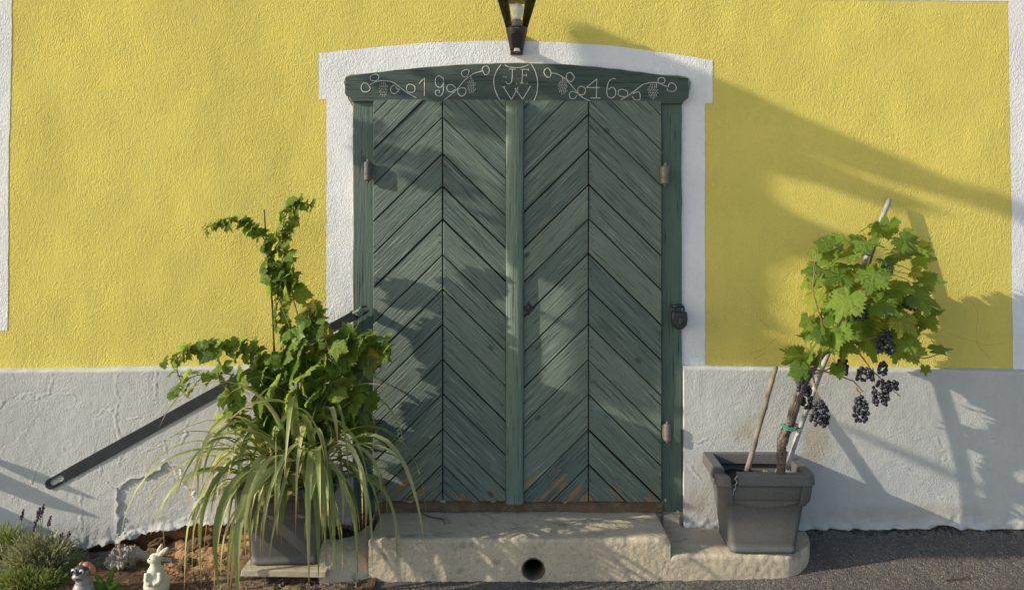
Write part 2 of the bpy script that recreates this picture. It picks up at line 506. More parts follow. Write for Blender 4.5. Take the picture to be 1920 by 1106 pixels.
class MB:
    def __init__(self):
        self.v, self.f = [], []
        self.att = None

    def add(self, v, f):
        n = len(self.v)
        self.v.extend(tuple(p) for p in v)
        self.f.extend(tuple(i + n for i in q) for q in f)
        return self

    def box(self, a, b):
        (x0, y0, z0), (x1, y1, z1) = a, b
        return self.add([(x0, y0, z0), (x1, y0, z0), (x1, y1, z0), (x0, y1, z0), (x0, y0, z1), (x1, y0, z1), (x1, y1, z1), (x0, y1, z1)],
                        [(0, 3, 2, 1), (4, 5, 6, 7), (0, 1, 5, 4), (1, 2, 6, 5), (2, 3, 7, 6), (3, 0, 4, 7)])

    def tube(self, pts, rad, n=8, caps=True, wob=0.0, rng=R):
        pts = [Vector(p) for p in pts]
        if not hasattr(rad, '__len__'):
            rad = [rad] * len(pts)
        up = Vector((0.31, 0.2, 0.93)).normalized()
        vs, fs = [], []
        for i, p in enumerate(pts):
            t = (pts[min(i + 1, len(pts) - 1)] - pts[max(i - 1, 0)])
            if t.length < 1e-9:
                t = Vector((0, 0, 1))
            t.normalize()
            a = t.cross(up)
            if a.length < 1e-3:
                a = t.cross(Vector((1, 0, 0)))
            a.normalize()
            b = t.cross(a)
            for k in range(n):
                an = 2 * math.pi * k / n
                r = rad[i] * (1 + (rng.uniform(-wob, wob) if wob else 0))
                vs.append(p + (a * math.cos(an) + b * math.sin(an)) * r)
        for i in range(len(pts) - 1):
            for k in range(n):
                fs.append((i * n + k, i * n + (k + 1) % n, (i + 1) * n + (k + 1) % n, (i + 1) * n + k))
        if caps:
            fs.append(tuple(range(n - 1, -1, -1)))
            fs.append(tuple((len(pts) - 1) * n + k for k in range(n)))
        return self.add(vs, fs)

    def lathe(self, prof, c, n=20, axis=Vector((0, 0, 1))):
        """prof: (radius, height) pairs along axis from c"""
        c = Vector(c)
        axis = axis.normalized()
        a = axis.cross(Vector((0, 1, 0)))
        if a.length < 1e-3:
            a = axis.cross(Vector((1, 0, 0)))
        a.normalize()
        b = axis.cross(a)
        vs, fs = [], []
        for r, h in prof:
            for k in range(n):
                an = 2 * math.pi * k / n
                vs.append(c + axis * h + (a * math.cos(an) + b * math.sin(an)) * r)
        for i in range(len(prof) - 1):
            for k in range(n):
                fs.append((i * n + k, i * n + (k + 1) % n, (i + 1) * n + (k + 1) % n, (i + 1) * n + k))
        fs.append(tuple(range(n - 1, -1, -1)))
        fs.append(tuple((len(prof) - 1) * n + k for k in range(n)))
        return self.add(vs, fs)

    def ball(self, c, r, nu=12, nv=8, rot=None):
        c = Vector(c)
        r = Vector((r, r, r)) if not hasattr(r, '__len__') else Vector(r)
        vs, fs = [], []
        pts = [Vector((0, 0, -1))]
        for j in range(1, nv):
            th = math.pi * j / nv
            for k in range(nu):
                an = 2 * math.pi * k / nu
                pts.append(Vector((math.sin(th) * math.cos(an), math.sin(th) * math.sin(an), -math.cos(th))))
        pts.append(Vector((0, 0, 1)))
        for p in pts:
            q = Vector((p.x * r.x, p.y * r.y, p.z * r.z))
            if rot:
                q = rot @ q
            vs.append(c + q)
        for k in range(nu):
            fs.append((0, 1 + (k + 1) % nu, 1 + k))
            fs.append((len(pts) - 1, 1 + (nv - 2) * nu + k, 1 + (nv - 2) * nu + (k + 1) % nu))
        for j in range(nv - 2):
            for k in range(nu):
                a0 = 1 + j * nu
                fs.append((a0 + k, a0 + (k + 1) % nu, a0 + nu + (k + 1) % nu, a0 + nu + k))
        return self.add(vs, fs)

    def prism(self, poly, y0, y1, cham=0.0):
        """poly: (x, z) outline counter-clockwise seen from the camera; y0 is the front (smaller y)"""
        n = len(poly)
        vs = [(x, y1, z) for x, z in poly]
        if cham > 0:
            vs += [(x, y0 + cham, z) for x, z in poly]
            ins = inset(poly, cham)
            vs += [(x, y0, z) for x, z in ins]
            lv = 3
        else:
            vs += [(x, y0, z) for x, z in poly]
            lv = 2
        fs = []
        for l in range(lv - 1):
            for i in range(n):
                j = (i + 1) % n
                fs.append((l * n + i, l * n + j, (l + 1) * n + j, (l + 1) * n + i))
        fs.append(tuple((lv - 1) * n + i for i in range(n)))
        fs.append(tuple(range(n - 1, -1, -1)))
        return self.add(vs, fs)

    def grid(self, G):
        """G: array (rows, cols, 3)"""
        r, c = G.shape[:2]
        n = len(self.v)
        self.v.extend(map(tuple, G.reshape(-1, 3).tolist()))
        idx = (np.arange(r - 1)[:, None] * c + np.arange(c - 1)[None, :] + n).reshape(-1)
        self.f.extend(zip(idx.tolist(), (idx + 1).tolist(), (idx + c + 1).tolist(), (idx + c).tolist()))
        return self

    def mesh(self, name, smooth=False, org=(0, 0, 0)):
        me = bpy.data.meshes.new(name)
        ox, oy, oz = org
        me.from_pydata([(x - ox, y - oy, z - oz) for x, y, z in self.v], [], self.f)
        if smooth:
            me.polygons.foreach_set('use_smooth', [True] * len(me.polygons))
        if self.att:
            a = me.attributes.new('vein', 'FLOAT', 'POINT')
            a.data.foreach_set('value', self.att)
        me.update()
        return me

    def build(self, name, mat, parent=None, loc=None, smooth=False, label=None, cat=None, group=None, kind=None):
        """vertices are in world space; loc is the object's origin"""
        if loc is None:
            loc = wl(parent)
        loc = Vector(loc)
        me = self.mesh(name, smooth, loc)
        me.materials.append(M[mat])
        o = bpy.data.objects.new(name, me)
        link(o, parent, loc)
        return tag(o, label, cat, group, kind)


def inset(poly, d):
    n = len(poly)
    out = []
    cx = sum(p[0] for p in poly) / n
    cz = sum(p[1] for p in poly) / n
    for i in range(n):
        p0, p1, p2 = Vector(poly[i - 1]), Vector(poly[i]), Vector(poly[(i + 1) % n])
        a, b = (p1 - p0), (p2 - p1)
        if a.length < 1e-7 or b.length < 1e-7:
            out.append((p1.x, p1.y))
            continue
        a.normalize()
        b.normalize()
        na, nb = Vector((-a.y, a.x)), Vector((-b.y, b.x))
        m = na + nb
        if m.length < 1e-6:
            m = na
        m = m / max(m.length_squared, 0.35) * 2
        q = p1 + m * d
        if (Vector((cx, cz)) - p1).length < d * 2.2:
            q = Vector((cx, cz))
        out.append((q.x, q.y))
    return out


def area2(poly):
    return 0.5 * sum(poly[i][0] * poly[(i + 1) % len(poly)][1] - poly[(i + 1) % len(poly)][0] * poly[i][1] for i in range(len(poly)))


def clip(poly, nx, nz, c):
    """keep nx*x + nz*z <= c"""
    out = []
    for i in range(len(poly)):
        a, b = poly[i], poly[(i + 1) % len(poly)]
        da, db = nx * a[0] + nz * a[1] - c, nx * b[0] + nz * b[1] - c
        if da <= 0:
            out.append(a)
        if (da < 0 < db) or (db < 0 < da):
            t = da / (da - db)
            out.append((a[0] + (b[0] - a[0]) * t, a[1] + (b[1] - a[1]) * t))
    return out


def lerp_pts(pts, n):
    """resample a polyline smoothly (Catmull-Rom)"""
    pts = [Vector(p) for p in pts]
    q = [pts[0] * 2 - pts[1]] + pts + [pts[-1] * 2 - pts[-2]]
    out = []
    segs = len(pts) - 1
    for i in range(n):
        u = i / (n - 1) * segs
        k = min(int(u), segs - 1)
        t = u - k
        p0, p1, p2, p3 = q[k], q[k + 1], q[k + 2], q[k + 3]
        out.append(0.5 * ((2 * p1) + (p2 - p0) * t + (2 * p0 - 5 * p1 + 4 * p2 - p3) * t * t + (3 * p1 - p0 - 3 * p2 + p3) * t ** 3))
    return out


def interp(x, tab):
    return np.interp(x, [a for a, _ in tab], [b for _, b in tab])


# ================================================================== LARGE STRUCTURE
# ---------------------------------------------------------------- road
def ground_z(x, y):
    """asphalt rises a little towards the facade on the right, earth stays low on the left"""
    up = np.clip((np.asarray(y) + 0.40) / 0.40, 0, 1.3)
    side = np.clip((np.asarray(x) - 0.2) / 0.8, 0, 1)
    return 0.108 * up ** 1.3 * side


xs = np.concatenate([np.linspace(-40, -3, 20)[:-1], np.linspace(-3, -0.9, 60)[:-1], np.linspace(-0.9, 2.75, 560)[:-1], np.linspace(2.75, 40, 20)])
ys = np.concatenate([np.linspace(-40, -3.2, 20)[:-1], np.linspace(-3.2, -0.62, 40)[:-1], np.linspace(-0.62, 0.0, 120)])
XX, YY = np.meshgrid(xs, ys)
fine = np.clip((YY + 0.7) / 0.1, 0, 1) * np.clip((XX + 1.0) / 0.2, 0, 1) * np.clip((3 - XX) / 0.2, 0, 1)
ZZ = ground_z(XX, YY) + fine * (0.0028 * vn(XX * 120, YY * 120, 0, 3) + 0.003 * fbm(XX * 14, YY * 14, 0, 3, 4)) + 0.01 * vn(XX * .8, YY * .8, 0, 9) * np.clip((-YY - .6) / 2, 0, 1)
edge = np.clip(1 - (-YY - 0.045) / 0.03, 0, 1) * (XX > 1.2)
ZZ += edge * (0.012 * (vn(XX * 60, YY * 60, 0, 21) + 0.6))
road = MB().grid(np.dstack([XX, YY, ZZ])).build('road', 'asphalt', smooth=True)
tag(road, kind='structure')

# ---------------------------------------------------------------- house facade
house = thing('house_facade', 'yellow stuccoed house front with white bands, grey plinth and green double door', 'house', (0, 0, 0))
# yellow wall, a sheet of old plaster in front of a solid core
gx, gz = np.meshgrid(np.linspace(-4.5, 4.5, 361), np.linspace(0.75, 4.2, 139))
mb = MB().grid(np.dstack([gx, -wall_f(gx, gz), gz]))
mb.box((-4.5, 0.03, -0.2), (4.5, 0.40, 4.2))
mb.build('wall', 'yellow', house, smooth=True)
# eave far above the picture
mb = MB().box((-4.7, -0.10, 4.2), (4.7, 0.42, 4.32))
mb.build('cornice', 'white', house)


def sheet(name, xs, lo, hi, rows, mat, off=0.0015, ret=True):
    xs = np.asarray(xs)
    lo = np.array([lo(x) for x in xs])
    hi = np.array([hi(x) for x in xs])
    t = np.linspace(0, 1, rows)[:, None]
    Z = lo[None, :] * (1 - t) + hi[None, :] * t
    X = np.broadcast_to(xs[None, :], Z.shape)
    Y = -wall_f(X, Z) - off
    return MB().grid(np.dstack([X, Y, Z])).build(name, mat, house, smooth=True)


TOPT = [(596, 101), (700, 89), (800, 81), (900, 77.5), (965, 76.5), (1050, 80), (1150, 87), (1250, 100), (1337, 114)]


def px_of(x):
    return x / S + 960


def step_x(a, b, n):
    return np.linspace(PX(a), PX(b), n)


def trim_top(x):
    return PZ(float(interp(px_of(x), TOPT)))


def wob(x, s):
    return 0.0016 * float(vn(np.array(x * 30.0), 0.3, 0, s))


# surround of the door: left post, right post, arched head
mbx = MB()
for name, a, b, lo in (('l1', 598, 612, lambda x: PZ(187)), ('l2', 612, 668, lambda x: PZ(700)), ('c', 668, 1272, lambda x: PZ(165)),
                       ('r1', 1272, 1322, lambda x: PZ(700)), ('r2', 1322, 1336, lambda x: PZ(194))):
    n = max(4, int((b - a) / 6))
    xs_ = step_x(a, b, n)
    l_ = np.array([lo(x) for x in xs_])
    h_ = np.array([trim_top(x) + wob(x, 2) for x in xs_])
    t = np.linspace(0, 1, 30 if name == 'c' else 110)[:, None]
    Z = l_[None, :] * (1 - t) + h_[None, :] * t
    X = np.broadcast_to(xs_[None, :], Z.shape).copy()
    if name in ('l2', 'r1'):
        e = 0 if name == 'l2' else -1
        X[:, e] += 0.0016 * vn(Z[:, e] * 25, 0.2, 0, 7)
    mbx.grid(np.dstack([X, -wall_f(X, Z) - 0.0016, Z]))
mbx.build('door_surround', 'white', house, smooth=True)


def band(name, pts_l, pts_r, z0, z1, rows=120, cols=20):
    t = np.linspace(0, 1, rows)[:, None]
    Z = z0 * (1 - t) + z1 * t + np.zeros((1, cols))
    xl = np.interp(Z[:, :1], *zip(*sorted((PZ(py), PX(px)) for px, py in pts_l)))
    xr = np.interp(Z[:, :1], *zip(*sorted((PZ(py), PX(px)) for px, py in pts_r)))
    xl = xl + 0.0015 * vn(Z[:, :1] * 30, 1.2, 0, 4)
    xr = xr + 0.0015 * vn(Z[:, :1] * 30, 2.2, 0, 4)
    u = np.linspace(0, 1, cols)[None, :]
    X = xl * (1 - u) + xr * u
    return MB().grid(np.dstack([X, -wall_f(X, Z) - 0.0016, Z])).build(name, 'white', house, smooth=True)


band('corner_band', [(-110, -300), (-110, 700)], [(24, -300), (22, 0), (13, 620), (12, 700)], PZ(620), 4.2)
band('window_band', [(1888, -300), (1890, 0), (1899, 700)], [(2040, -300), (2040, 700)], PZ(695), 4.2)
# band along the top, just touching the picture
xs_ = step_x(1000, 1890, 120)
t = np.linspace(0, 1, 12)[:, None]
lo_ = np.array([PZ(-2 + 5.5 * (px_of(x) - 1400) / 490.0) + wob(x, 12) for x in xs_])
Z = lo_[None, :] * (1 - t) + (lo_[None, :] + 0.30) * t
X = np.broadcast_to(xs_[None, :], Z.shape)
MB().grid(np.dstack([X, -wall_f(X, Z) - 0.0016, Z])).build('upper_band', 'white', house, smooth=True)

# ---------------------------------------------------------------- plinth
def pts_px(l, Y=-0.045):
    return [(PX(a, Y), PZ(b, Y)) for a, b in l]


CRACKS_L = [pts_px(l) for l in (
    [(95, 700), (93, 740), (70, 745), (60, 790), (48, 815), (20, 835), (0, 850)], [(93, 740), (140, 742), (150, 765), (172, 778), (180, 800), (178, 835)],
    [(178, 835), (185, 880), (200, 905), (220, 925)], [(290, 690), (293, 770)], [(312, 830), (310, 870), (298, 882)], [(385, 830), (360, 870)],
    [(120, 830), (130, 870), (125, 930)], [(150, 920), (150, 1000)], [(20, 930), (45, 905)], [(330, 880), (335, 900)], [(205, 940), (222, 935)], [(0, 760), (30, 742), (70, 745)], [(215, 700), (225, 745), (212, 790), (230, 830), (222, 870)], [(48, 815), (70, 860), (62, 905)], [(172, 778), (205, 770), (235, 785), (262, 778)], [(340, 700), (330, 750), (352, 790), (340, 830)], [(250, 830), (280, 845), (312, 830)], [(410, 760), (400, 810), (420, 850)], [(20, 700), (28, 742)], [(90, 880), (120, 900), (150, 890)])]
CRACKS_R = [pts_px(l) for l in (
    [(1635, 730), (1622, 770), (1605, 800), (1600, 830), (1618, 880)], [(1720, 800), (1760, 820), (1770, 860)], [(1820, 690), (1825, 760)],
    [(1830, 800), (1880, 830), (1900, 900)], [(1300, 830), (1335, 825), (1350, 850)], [(1760, 930), (1775, 985)], [(1680, 870), (1740, 900), (1780, 960)],
    [(1290, 870), (1310, 900)], [(1800, 950), (1840, 930)])]
PEEL = pts_px([(222, 935), (226, 912), (240, 903), (262, 897), (285, 890), (300, 881), (313, 866), (335, 880), (352, 915), (372, 940), (420, 915), (455, 898), (470, 960), (470, 1000), (222, 1000)])
PEEL2 = pts_px([(362, 960), (368, 948), (385, 940), (392, 925), (440, 905), (470, 880), (480, 1000), (362, 1000)])
PEEL3 = pts_px([(405, 905), (425, 880), (440, 850), (470, 830), (480, 900)])


def plinth(name, x0, x1, top, bottom, cracks, peels, step, out=0.042, chip=None):
    nx = int((x1 - x0) / step)
    nz = 170
    xs_ = np.linspace(x0, x1, nx)
    tz = top(xs_)
    bz = bottom(xs_)
    rows = []
    # ledge: from the wall out to the rounded nose
    for y, dz in ((0.012, 0.004), (-0.012, 0.003), (-out * 0.7, 0.0), (-out * 0.93, -0.005)):
        rows.append(np.dstack([xs_, np.full(nx, y), tz + dz + 0.0025 * vn(xs_ * 18, y * 30, 0, 31)])[0])
    t = np.linspace(0, 1, nz)
    Z = (tz - 0.012)[None, :] * (1 - t[:, None]) + bz[None, :] * t[:, None]
    X = np.broadcast_to(xs_[None, :], Z.shape)
    disp = 0.0014 * fbm(X * 2.6, Z * 2.6, 0, 2, 41) + 0.0005 * fbm(X * 30, Z * 30, 0, 4, 44)
    low = np.clip((bz[None, :] + 0.16 - Z) / 0.16, 0, 1)
    disp += low ** 2 * (0.005 * fbm(X * 28, Z * 28, 0, 4, 47))
    wx = X + 0.012 * fbm(X * 30, Z * 30, 0, 3, 51)
    wz = Z + 0.012 * fbm(X * 30, Z * 30, 3, 3, 52)
    for i, cpts in enumerate(cracks):
        d = seg_dist(wx, wz, cpts)
        amp = 0.35 + 0.65 * np.clip(vn(X * 9 + i, Z * 9, 0, 55) + 0.4, 0, 1)
        disp += amp * (0.0027 * np.exp(-(d / 0.004) ** 2) - 0.0012 * np.exp(-((d - 0.008) / 0.006) ** 2))
    for poly, dep in peels:
        ins = inside(wx, wz, poly)
        de = seg_dist(wx, wz, poly + [poly[0]])
        fade = np.clip((np.asarray(max(p[0] for p in poly)) - wx) / 0.30, 0, 1)
        disp -= np.where(ins, dep * np.clip(de / 0.004, 0, 1) * (0.35 + 0.65 * fade), 0)
        disp += np.where(~ins, 0.004 * np.exp(-(de / 0.012) ** 2) * fade, 0)
    # ragged bottom lip curls out
    disp += np.exp(-((Z - bz[None, :]) / 0.022) ** 2) * (0.010 * (vn(X * 26, Z * 26, 0, 61) + 0.5))
    Y = -out - disp
    rows += [np.dstack([X[i], Y[i], Z[i]])[0] for i in range(nz)]
    # underside of the lip, back to the foundation
    for y, dz in ((-0.012, 0.012), (0.03, 0.035)):
        rows.append(np.dstack([xs_, np.full(nx, y), bz + dz])[0])
    G = np.stack(rows)
    mb = MB().grid(G)
    # end caps
    for e in (0, -1):
        ring = [tuple(p) for p in G[:, e]]
        back = [(p[0], 0.02, p[2]) for p in ring]
        n = len(mb.v)
        mb.v.extend(ring + back)
        k = len(ring)
        for i in range(k - 1):
            q = (n + i, n + i + 1, n + k + i + 1, n + k + i)
            mb.f.append(q if e == 0 else q[::-1])
    return mb.build(name, 'plinth', house, smooth=True)


def top_l(x):
    return np.interp(x, [PX(0), PX(460), PX(660)], [PZ(692), PZ(686), PZ(684)])


def top_r(x):
    return np.interp(x, [PX(1280), PX(1600), PX(1920)], [PZ(685), PZ(689), PZ(693)])


def bot_l(x):
    px = px_of(x / ((D - .045) / D))
    b = np.interp(px, [-100, 90, 130, 160, 200, 240, 270, 300, 330, 360, 410, 450, 520, 640], [1035, 1033, 1030, 1028, 1022, 1012, 1002, 992, 995, 984, 985, 985, 990, 985])
    return PZ(b, -.045) + 0.010 * fbm(x * 22, 0.4, 0, 4, 71) + 0.006 * fbm(x * 75, 0.4, 0, 2, 72)


def bot_r(x):
    z = PZ(992, -.045) + 0.003 * fbm(x * 30, 0.7, 0, 3, 73)
    px = px_of(x / ((D - .045) / D))
    z = z + np.where((px > 1745) & (px < 1800), 0.022 * np.sin(np.clip((px - 1745) / 55, 0, 1) * math.pi), 0)
    return np.where(px < 1330, PZ(990, -.045), z)


plinth('plinth', -4.4, PX(664), top_l, bot_l, CRACKS_L, [(PEEL, 0.0065), (PEEL2, 0.005), (PEEL3, 0.004)], 0.0062)
plinth('plinth', PX(1279), 4.4, top_r, bot_r, CRACKS_R, [], 0.0075)

# rough foundation seen below the broken plaster on the left and behind the kerb
xs_, zs_ = np.meshgrid(np.linspace(-2.9, PX(700), 300), np.linspace(-0.12, 0.20, 50))
yy = 0.004 - 0.022 * np.abs(fbm(xs_ * 7, zs_ * 13, 0, 4, 81)) - 0.006 * fbm(xs_ * 40, zs_ * 40, 0, 3, 82)
MB().grid(np.dstack([xs_, yy, zs_])).build('foundation', 'clay', house, smooth=True)

# fine cracks in the yellow plaster
mb = MB()
for l in ([(1405, 662), (1430, 655), (1447, 640), (1462, 632), (1468, 620)], [(1415, 675), (1440, 660)], [(1425, 600), (1440, 615), (1435, 630)],
          [(1828, 640), (1850, 648), (1885, 645)], [(1820, 560), (1835, 590), (1830, 640), (1860, 672)], [(1780, 625), (1830, 642)], [(1700, 640), (1740, 620)]):
    p = lerp_pts([P(a + R.uniform(-2, 2), b + R.uniform(-2, 2)) for a, b in l], 14)
    p = [Vector((q.x, -float(wall_f(np.array(q.x), np.array(q.z))) - 0.0001, q.z)) for q in p]
    mb.tube(p, [0.0011 * R.uniform(.4, 1) for _ in p], 5)
M['crackcol'] = plain('dirt_in_plaster_crack', (0.42, 0.30, 0.06), 0.95, spec=0.1)
mb.build('plaster_cracks', 'crackcol', house, kind='stuff')

# ---------------------------------------------------------------- door frame
YJ = -0.018     # face of the jambs
YL = -0.036     # face of the leaves
for a, b, bot, tilt in ((663, 704, 960, 0), (1238, 1277, 957, 1)):
    c = P((a + b) / 2, 575, 0)
    x0, x1, z0, z1 = PX(a), PX(b), PZ(bot), PZ(188)
    mb = MB()
    # local x of the object runs along the grain: the post is built lying down and turned upright
    n = 24
    L = z1 - z0
    prof = []
    for i in range(n + 1):
        u = -L / 2 + L * i / n
        e = 0.0022 * float(vn(np.array(u * 14), 0.2, 0, 91 + tilt))
        end = 0.006 * R.uniform(-1, 1) if i == 0 else 0
        prof.append((u, e, end))
    w = (x1 - x0) / 2
    for (u, e, end) in prof:
        mb.v += [(u, 0.02, -w - e), (u, YJ + 0.004, -w - e), (u, YJ, -w - e + .004), (u, YJ, w + e - .004), (u, YJ + .004, w + e), (u, 0.02, w + e)]
    for i in range(n):
        for k in range(5):
            q = i * 6 + k
            mb.f.append((q, q + 1, q + 7, q + 6))
    mb.f += [(0, 1, 2, 3, 4, 5), tuple(n * 6 + k for k in (5, 4, 3, 2, 1, 0))]
    me = mb.mesh('jamb')
    me.materials.append(M['frame'])
    o = bpy.data.objects.new('door_jamb', me)
    link(o, house, ((x0 + x1) / 2, 0, (z0 + z1) / 2), (0, math.radians(-90), 0))

# plaster lip around the frame, catches the light
mb = MB()
lip = [(664, 690)] + [(663 + R.uniform(-1, 1), y) for y in range(650, 190, -28)] + [(652, 182), (649, 145), (700, 138), (770, 130), (850, 123), (965, 119), (1060, 122), (1150, 130), (1230, 140), (1290, 147), (1289, 180), (1278, 195)]
lp = [P(a, b, -0.006) for a, b in lip]
pth = lerp_pts(lp, 170)
mb.tube([p + Vector((R.uniform(-.001, .001), 0, R.uniform(-.001, .001))) for p in pth], [0.0042 * R.uniform(.75, 1.2) for _ in pth], 7)
mb.build('plaster_lip', 'plaster_raw', house, smooth=True)

# lintel with its carved and painted signs
LT = [(650, 146), (700, 139), (770, 131.5), (850, 125), (965, 121), (1060, 124), (1150, 132), (1230, 142), (1288, 149)]
top = [(PX(x), PZ(y)) for x, y in [(650, 146)] + [(p, float(interp(p, LT))) for p in range(665, 1288, 14)] + [(1288, 149)]]
top = [(x, z + 0.0022 * float(vn(np.array(x * 40), .1, 0, 95))) for x, z in top]
bot = [(PX(x), PZ(y)) for x, y in [(1289, 178), (1288, 186), (1281, 190), (1277, 197), (663, 193), (660, 187), (651, 181), (649, 176)]]
poly = (bot + top)
poly = poly[::-1] if area2(bot + top) < 0 else poly
poly = bot + top
if area2(poly) < 0:
    poly = poly[::-1]
YT = -0.034
lintel = MB().prism(poly, YT, 0.015, 0.003).build('lintel', 'lintel', house, loc=P(965, 160))


def stroke(mb, pts, w=0.0038, y=YT - 0.0006, n=None, smooth=True):
    """a flat hand-painted line: a low ribbon lying on the timber"""
    pp = [P(a, b, 0) for a, b in pts]
    if smooth and len(pp) > 2:
        pp = lerp_pts(pp, n or max(8, len(pp) * 5))
    elif len(pp) == 2:
        pp = [pp[0].lerp(pp[1], i / 5) for i in range(6)]
    k = (D + y) / D
    pp = [Vector((p.x * k, y, EYE + (p.z - EYE) * k)) for p in pp]
    vs, fs = [], []
    for i, p in enumerate(pp):
        t = (pp[min(i + 1, len(pp) - 1)] - pp[max(i - 1, 0)])
        t.normalize()
        s = Vector((-t.z, 0, t.x)) * (w / 2 * R.uniform(.72, 1.2))
        vs += [p + s + Vector((0, .0006, 0)), p + s * .6 - Vector((0, .0008, 0)), p - s * .6 - Vector((0, .0008, 0)), p - s + Vector((0, .0006, 0))]
    for i in range(len(pp) - 1):
        for q in range(3):
            fs.append((i * 4 + q, i * 4 + q + 1, i * 4 + q + 5, i * 4 + q + 4))
    mb.add(vs, fs)


def z5(l):
    return [(640 + a / 4.609, 100 + b / 4.609) for a, b in l]


def z6(l):
    return [(950 + a / 4.254, 100 + b / 4.254) for a, b in l]


def grapes_painted(mb, c, rx, ry, n=38):
    cnt = 0
    row = 0
    y = -ry
    while y <= ry:
        ww = rx * math.sqrt(max(0, 1 - (y / ry) ** 2)) * (0.95 if y < 0 else 0.9)
        x = -ww + (row % 2) * 1.2
        while x <= ww:
            px, py = c[0] + x + R.uniform(-.5, .5), c[1] + y + R.uniform(-.5, .5)
            stroke(mb, [(px - .75, py + .25), (px + .75, py - .25)], 0.0042)
            x += 3.3
        y += 3.0
        row += 1


def carve(name, label, lines, grapes=()):
    mb = MB()
    for l in lines:
        stroke(mb, l)
    for g in grapes:
        grapes_painted(mb, *g)
    mb.build(name, 'chalk', lintel, loc=lintel_loc, label=label)


lintel_loc = P(965, 160)
carve('painted_vine', 'white line drawing of a vine with leaves and grapes', [z5(l) for l in (
    [(245, 275), (290, 250), (340, 240), (400, 240), (450, 255), (500, 290), (560, 335), (610, 365), (650, 388)],
    [(240, 285), (215, 260), (185, 265), (172, 300), (185, 330), (220, 335), (245, 320), (250, 300), (240, 285)],
    [(285, 240), (255, 235), (250, 205), (280, 185), (310, 185), (325, 205), (310, 235), (285, 243)],
    [(460, 280), (435, 290), (425, 320), (440, 345), (465, 350), (490, 330), (500, 310), (485, 312), (470, 290)],
    [(560, 310), (575, 275), (605, 270), (635, 290), (635, 325), (610, 340), (580, 335), (560, 310)])], [((640 + 365 / 4.609, 100 + 315 / 4.609), 8.5, 14)])
carve('painted_numeral', 'white numeral 1', [z5([(670, 265), (720, 215)]), z5([(720, 215), (718, 370)])])
carve('painted_numeral', 'white numeral 9', [z5(l) for l in ([(880, 222), (850, 197), (820, 210), (812, 250), (825, 285), (855, 298), (878, 275), (884, 225)],
      [(882, 210), (885, 300), (875, 350), (850, 372), (825, 365), (812, 340), (825, 322), (848, 325), (845, 345)])])
carve('painted_vine', 'white line drawing of a vine with leaves and grapes', [z5(l) for l in (
    [(893, 402), (960, 350), (1010, 300), (1060, 240), (1110, 200), (1150, 175), (1220, 155)], [(1120, 198), (1120, 222)],
    [(1075, 210), (1045, 195), (1040, 165), (1070, 145), (1105, 150), (1097, 180), (1082, 208)],
    [(1230, 168), (1218, 140), (1235, 115), (1265, 115), (1280, 145), (1268, 180), (1245, 188), (1228, 168)],
    [(990, 305), (960, 275), (925, 275), (912, 300), (925, 330), (955, 335), (985, 312)],
    [(1005, 315), (1010, 350), (1040, 372), (1072, 350), (1075, 310), (1040, 300), (1005, 315)])], [((640 + 1126 / 4.609, 100 + 287 / 4.609), 8, 13)])
carve('painted_oval', 'white oval line round the initials', [z5([(1380, 100), (1345, 150), (1322, 210), (1318, 260), (1330, 320), (1355, 380), (1385, 428)]),
      z6([(195, 85), (225, 135), (240, 185), (248, 240), (243, 310), (225, 365), (210, 388)]), z5([(1412, 100), (1450, 121), (1510, 126), (1570, 121), (1620, 100)])])
carve('painted_letter', 'white letter J', [z5([(1450, 140), (1508, 140)]), z5([(1480, 140), (1477, 215), (1467, 255), (1440, 266), (1420, 245)]), z5([(1395, 206), (1432, 210)]), z5([(1512, 260), (1518, 264)])])
carve('painted_letter', 'white letter F', [z6([(112, 130), (175, 130)]), z6([(128, 130), (122, 240)]), z6([(126, 178), (160, 176)]), z6([(160, 164), (160, 188)]), z6([(108, 240), (137, 240)]), z6([(160, 240), (167, 243)]), z6([(174, 124), (174, 142)])])
carve('painted_letter', 'white letter W', [z6([(-24, 270), (38, 372)]), z6([(38, 372), (92, 272)]), z6([(66, 280), (128, 370)]), z6([(128, 370), (192, 262)]), z6([(-36, 270), (-12, 270)])])
carve('painted_vine', 'white line drawing of a vine with leaves and grapes', [z6(l) for l in (
    [(360, 158), (410, 170), (460, 200), (500, 240), (540, 285), (570, 325), (610, 355), (650, 375), (680, 385)], [(448, 195), (446, 215)],
    [(358, 160), (335, 122), (310, 128), (298, 155), (320, 190), (345, 190), (358, 160)], [(540, 190), (510, 155), (480, 170), (478, 205), (515, 228), (545, 188)],
    [(568, 320), (570, 280), (600, 265), (628, 285), (620, 325), (590, 332), (568, 320)], [(560, 318), (520, 305), (500, 330), (510, 360), (540, 362), (562, 335)])], [((950 + 450 / 4.254, 100 + 270 / 4.254), 9.5, 14)])
carve('painted_numeral', 'white numeral 4', [z6([(720, 205), (635, 275)]), z6([(635, 275), (745, 275)]), z6([(719, 205), (715, 358)]), z6([(670, 358), (747, 358)])])
carve('painted_numeral', 'white numeral 6', [z6([(870, 205), (840, 205), (812, 235), (800, 290), (805, 340), (840, 358), (868, 330), (865, 290), (840, 272), (812, 290)])])
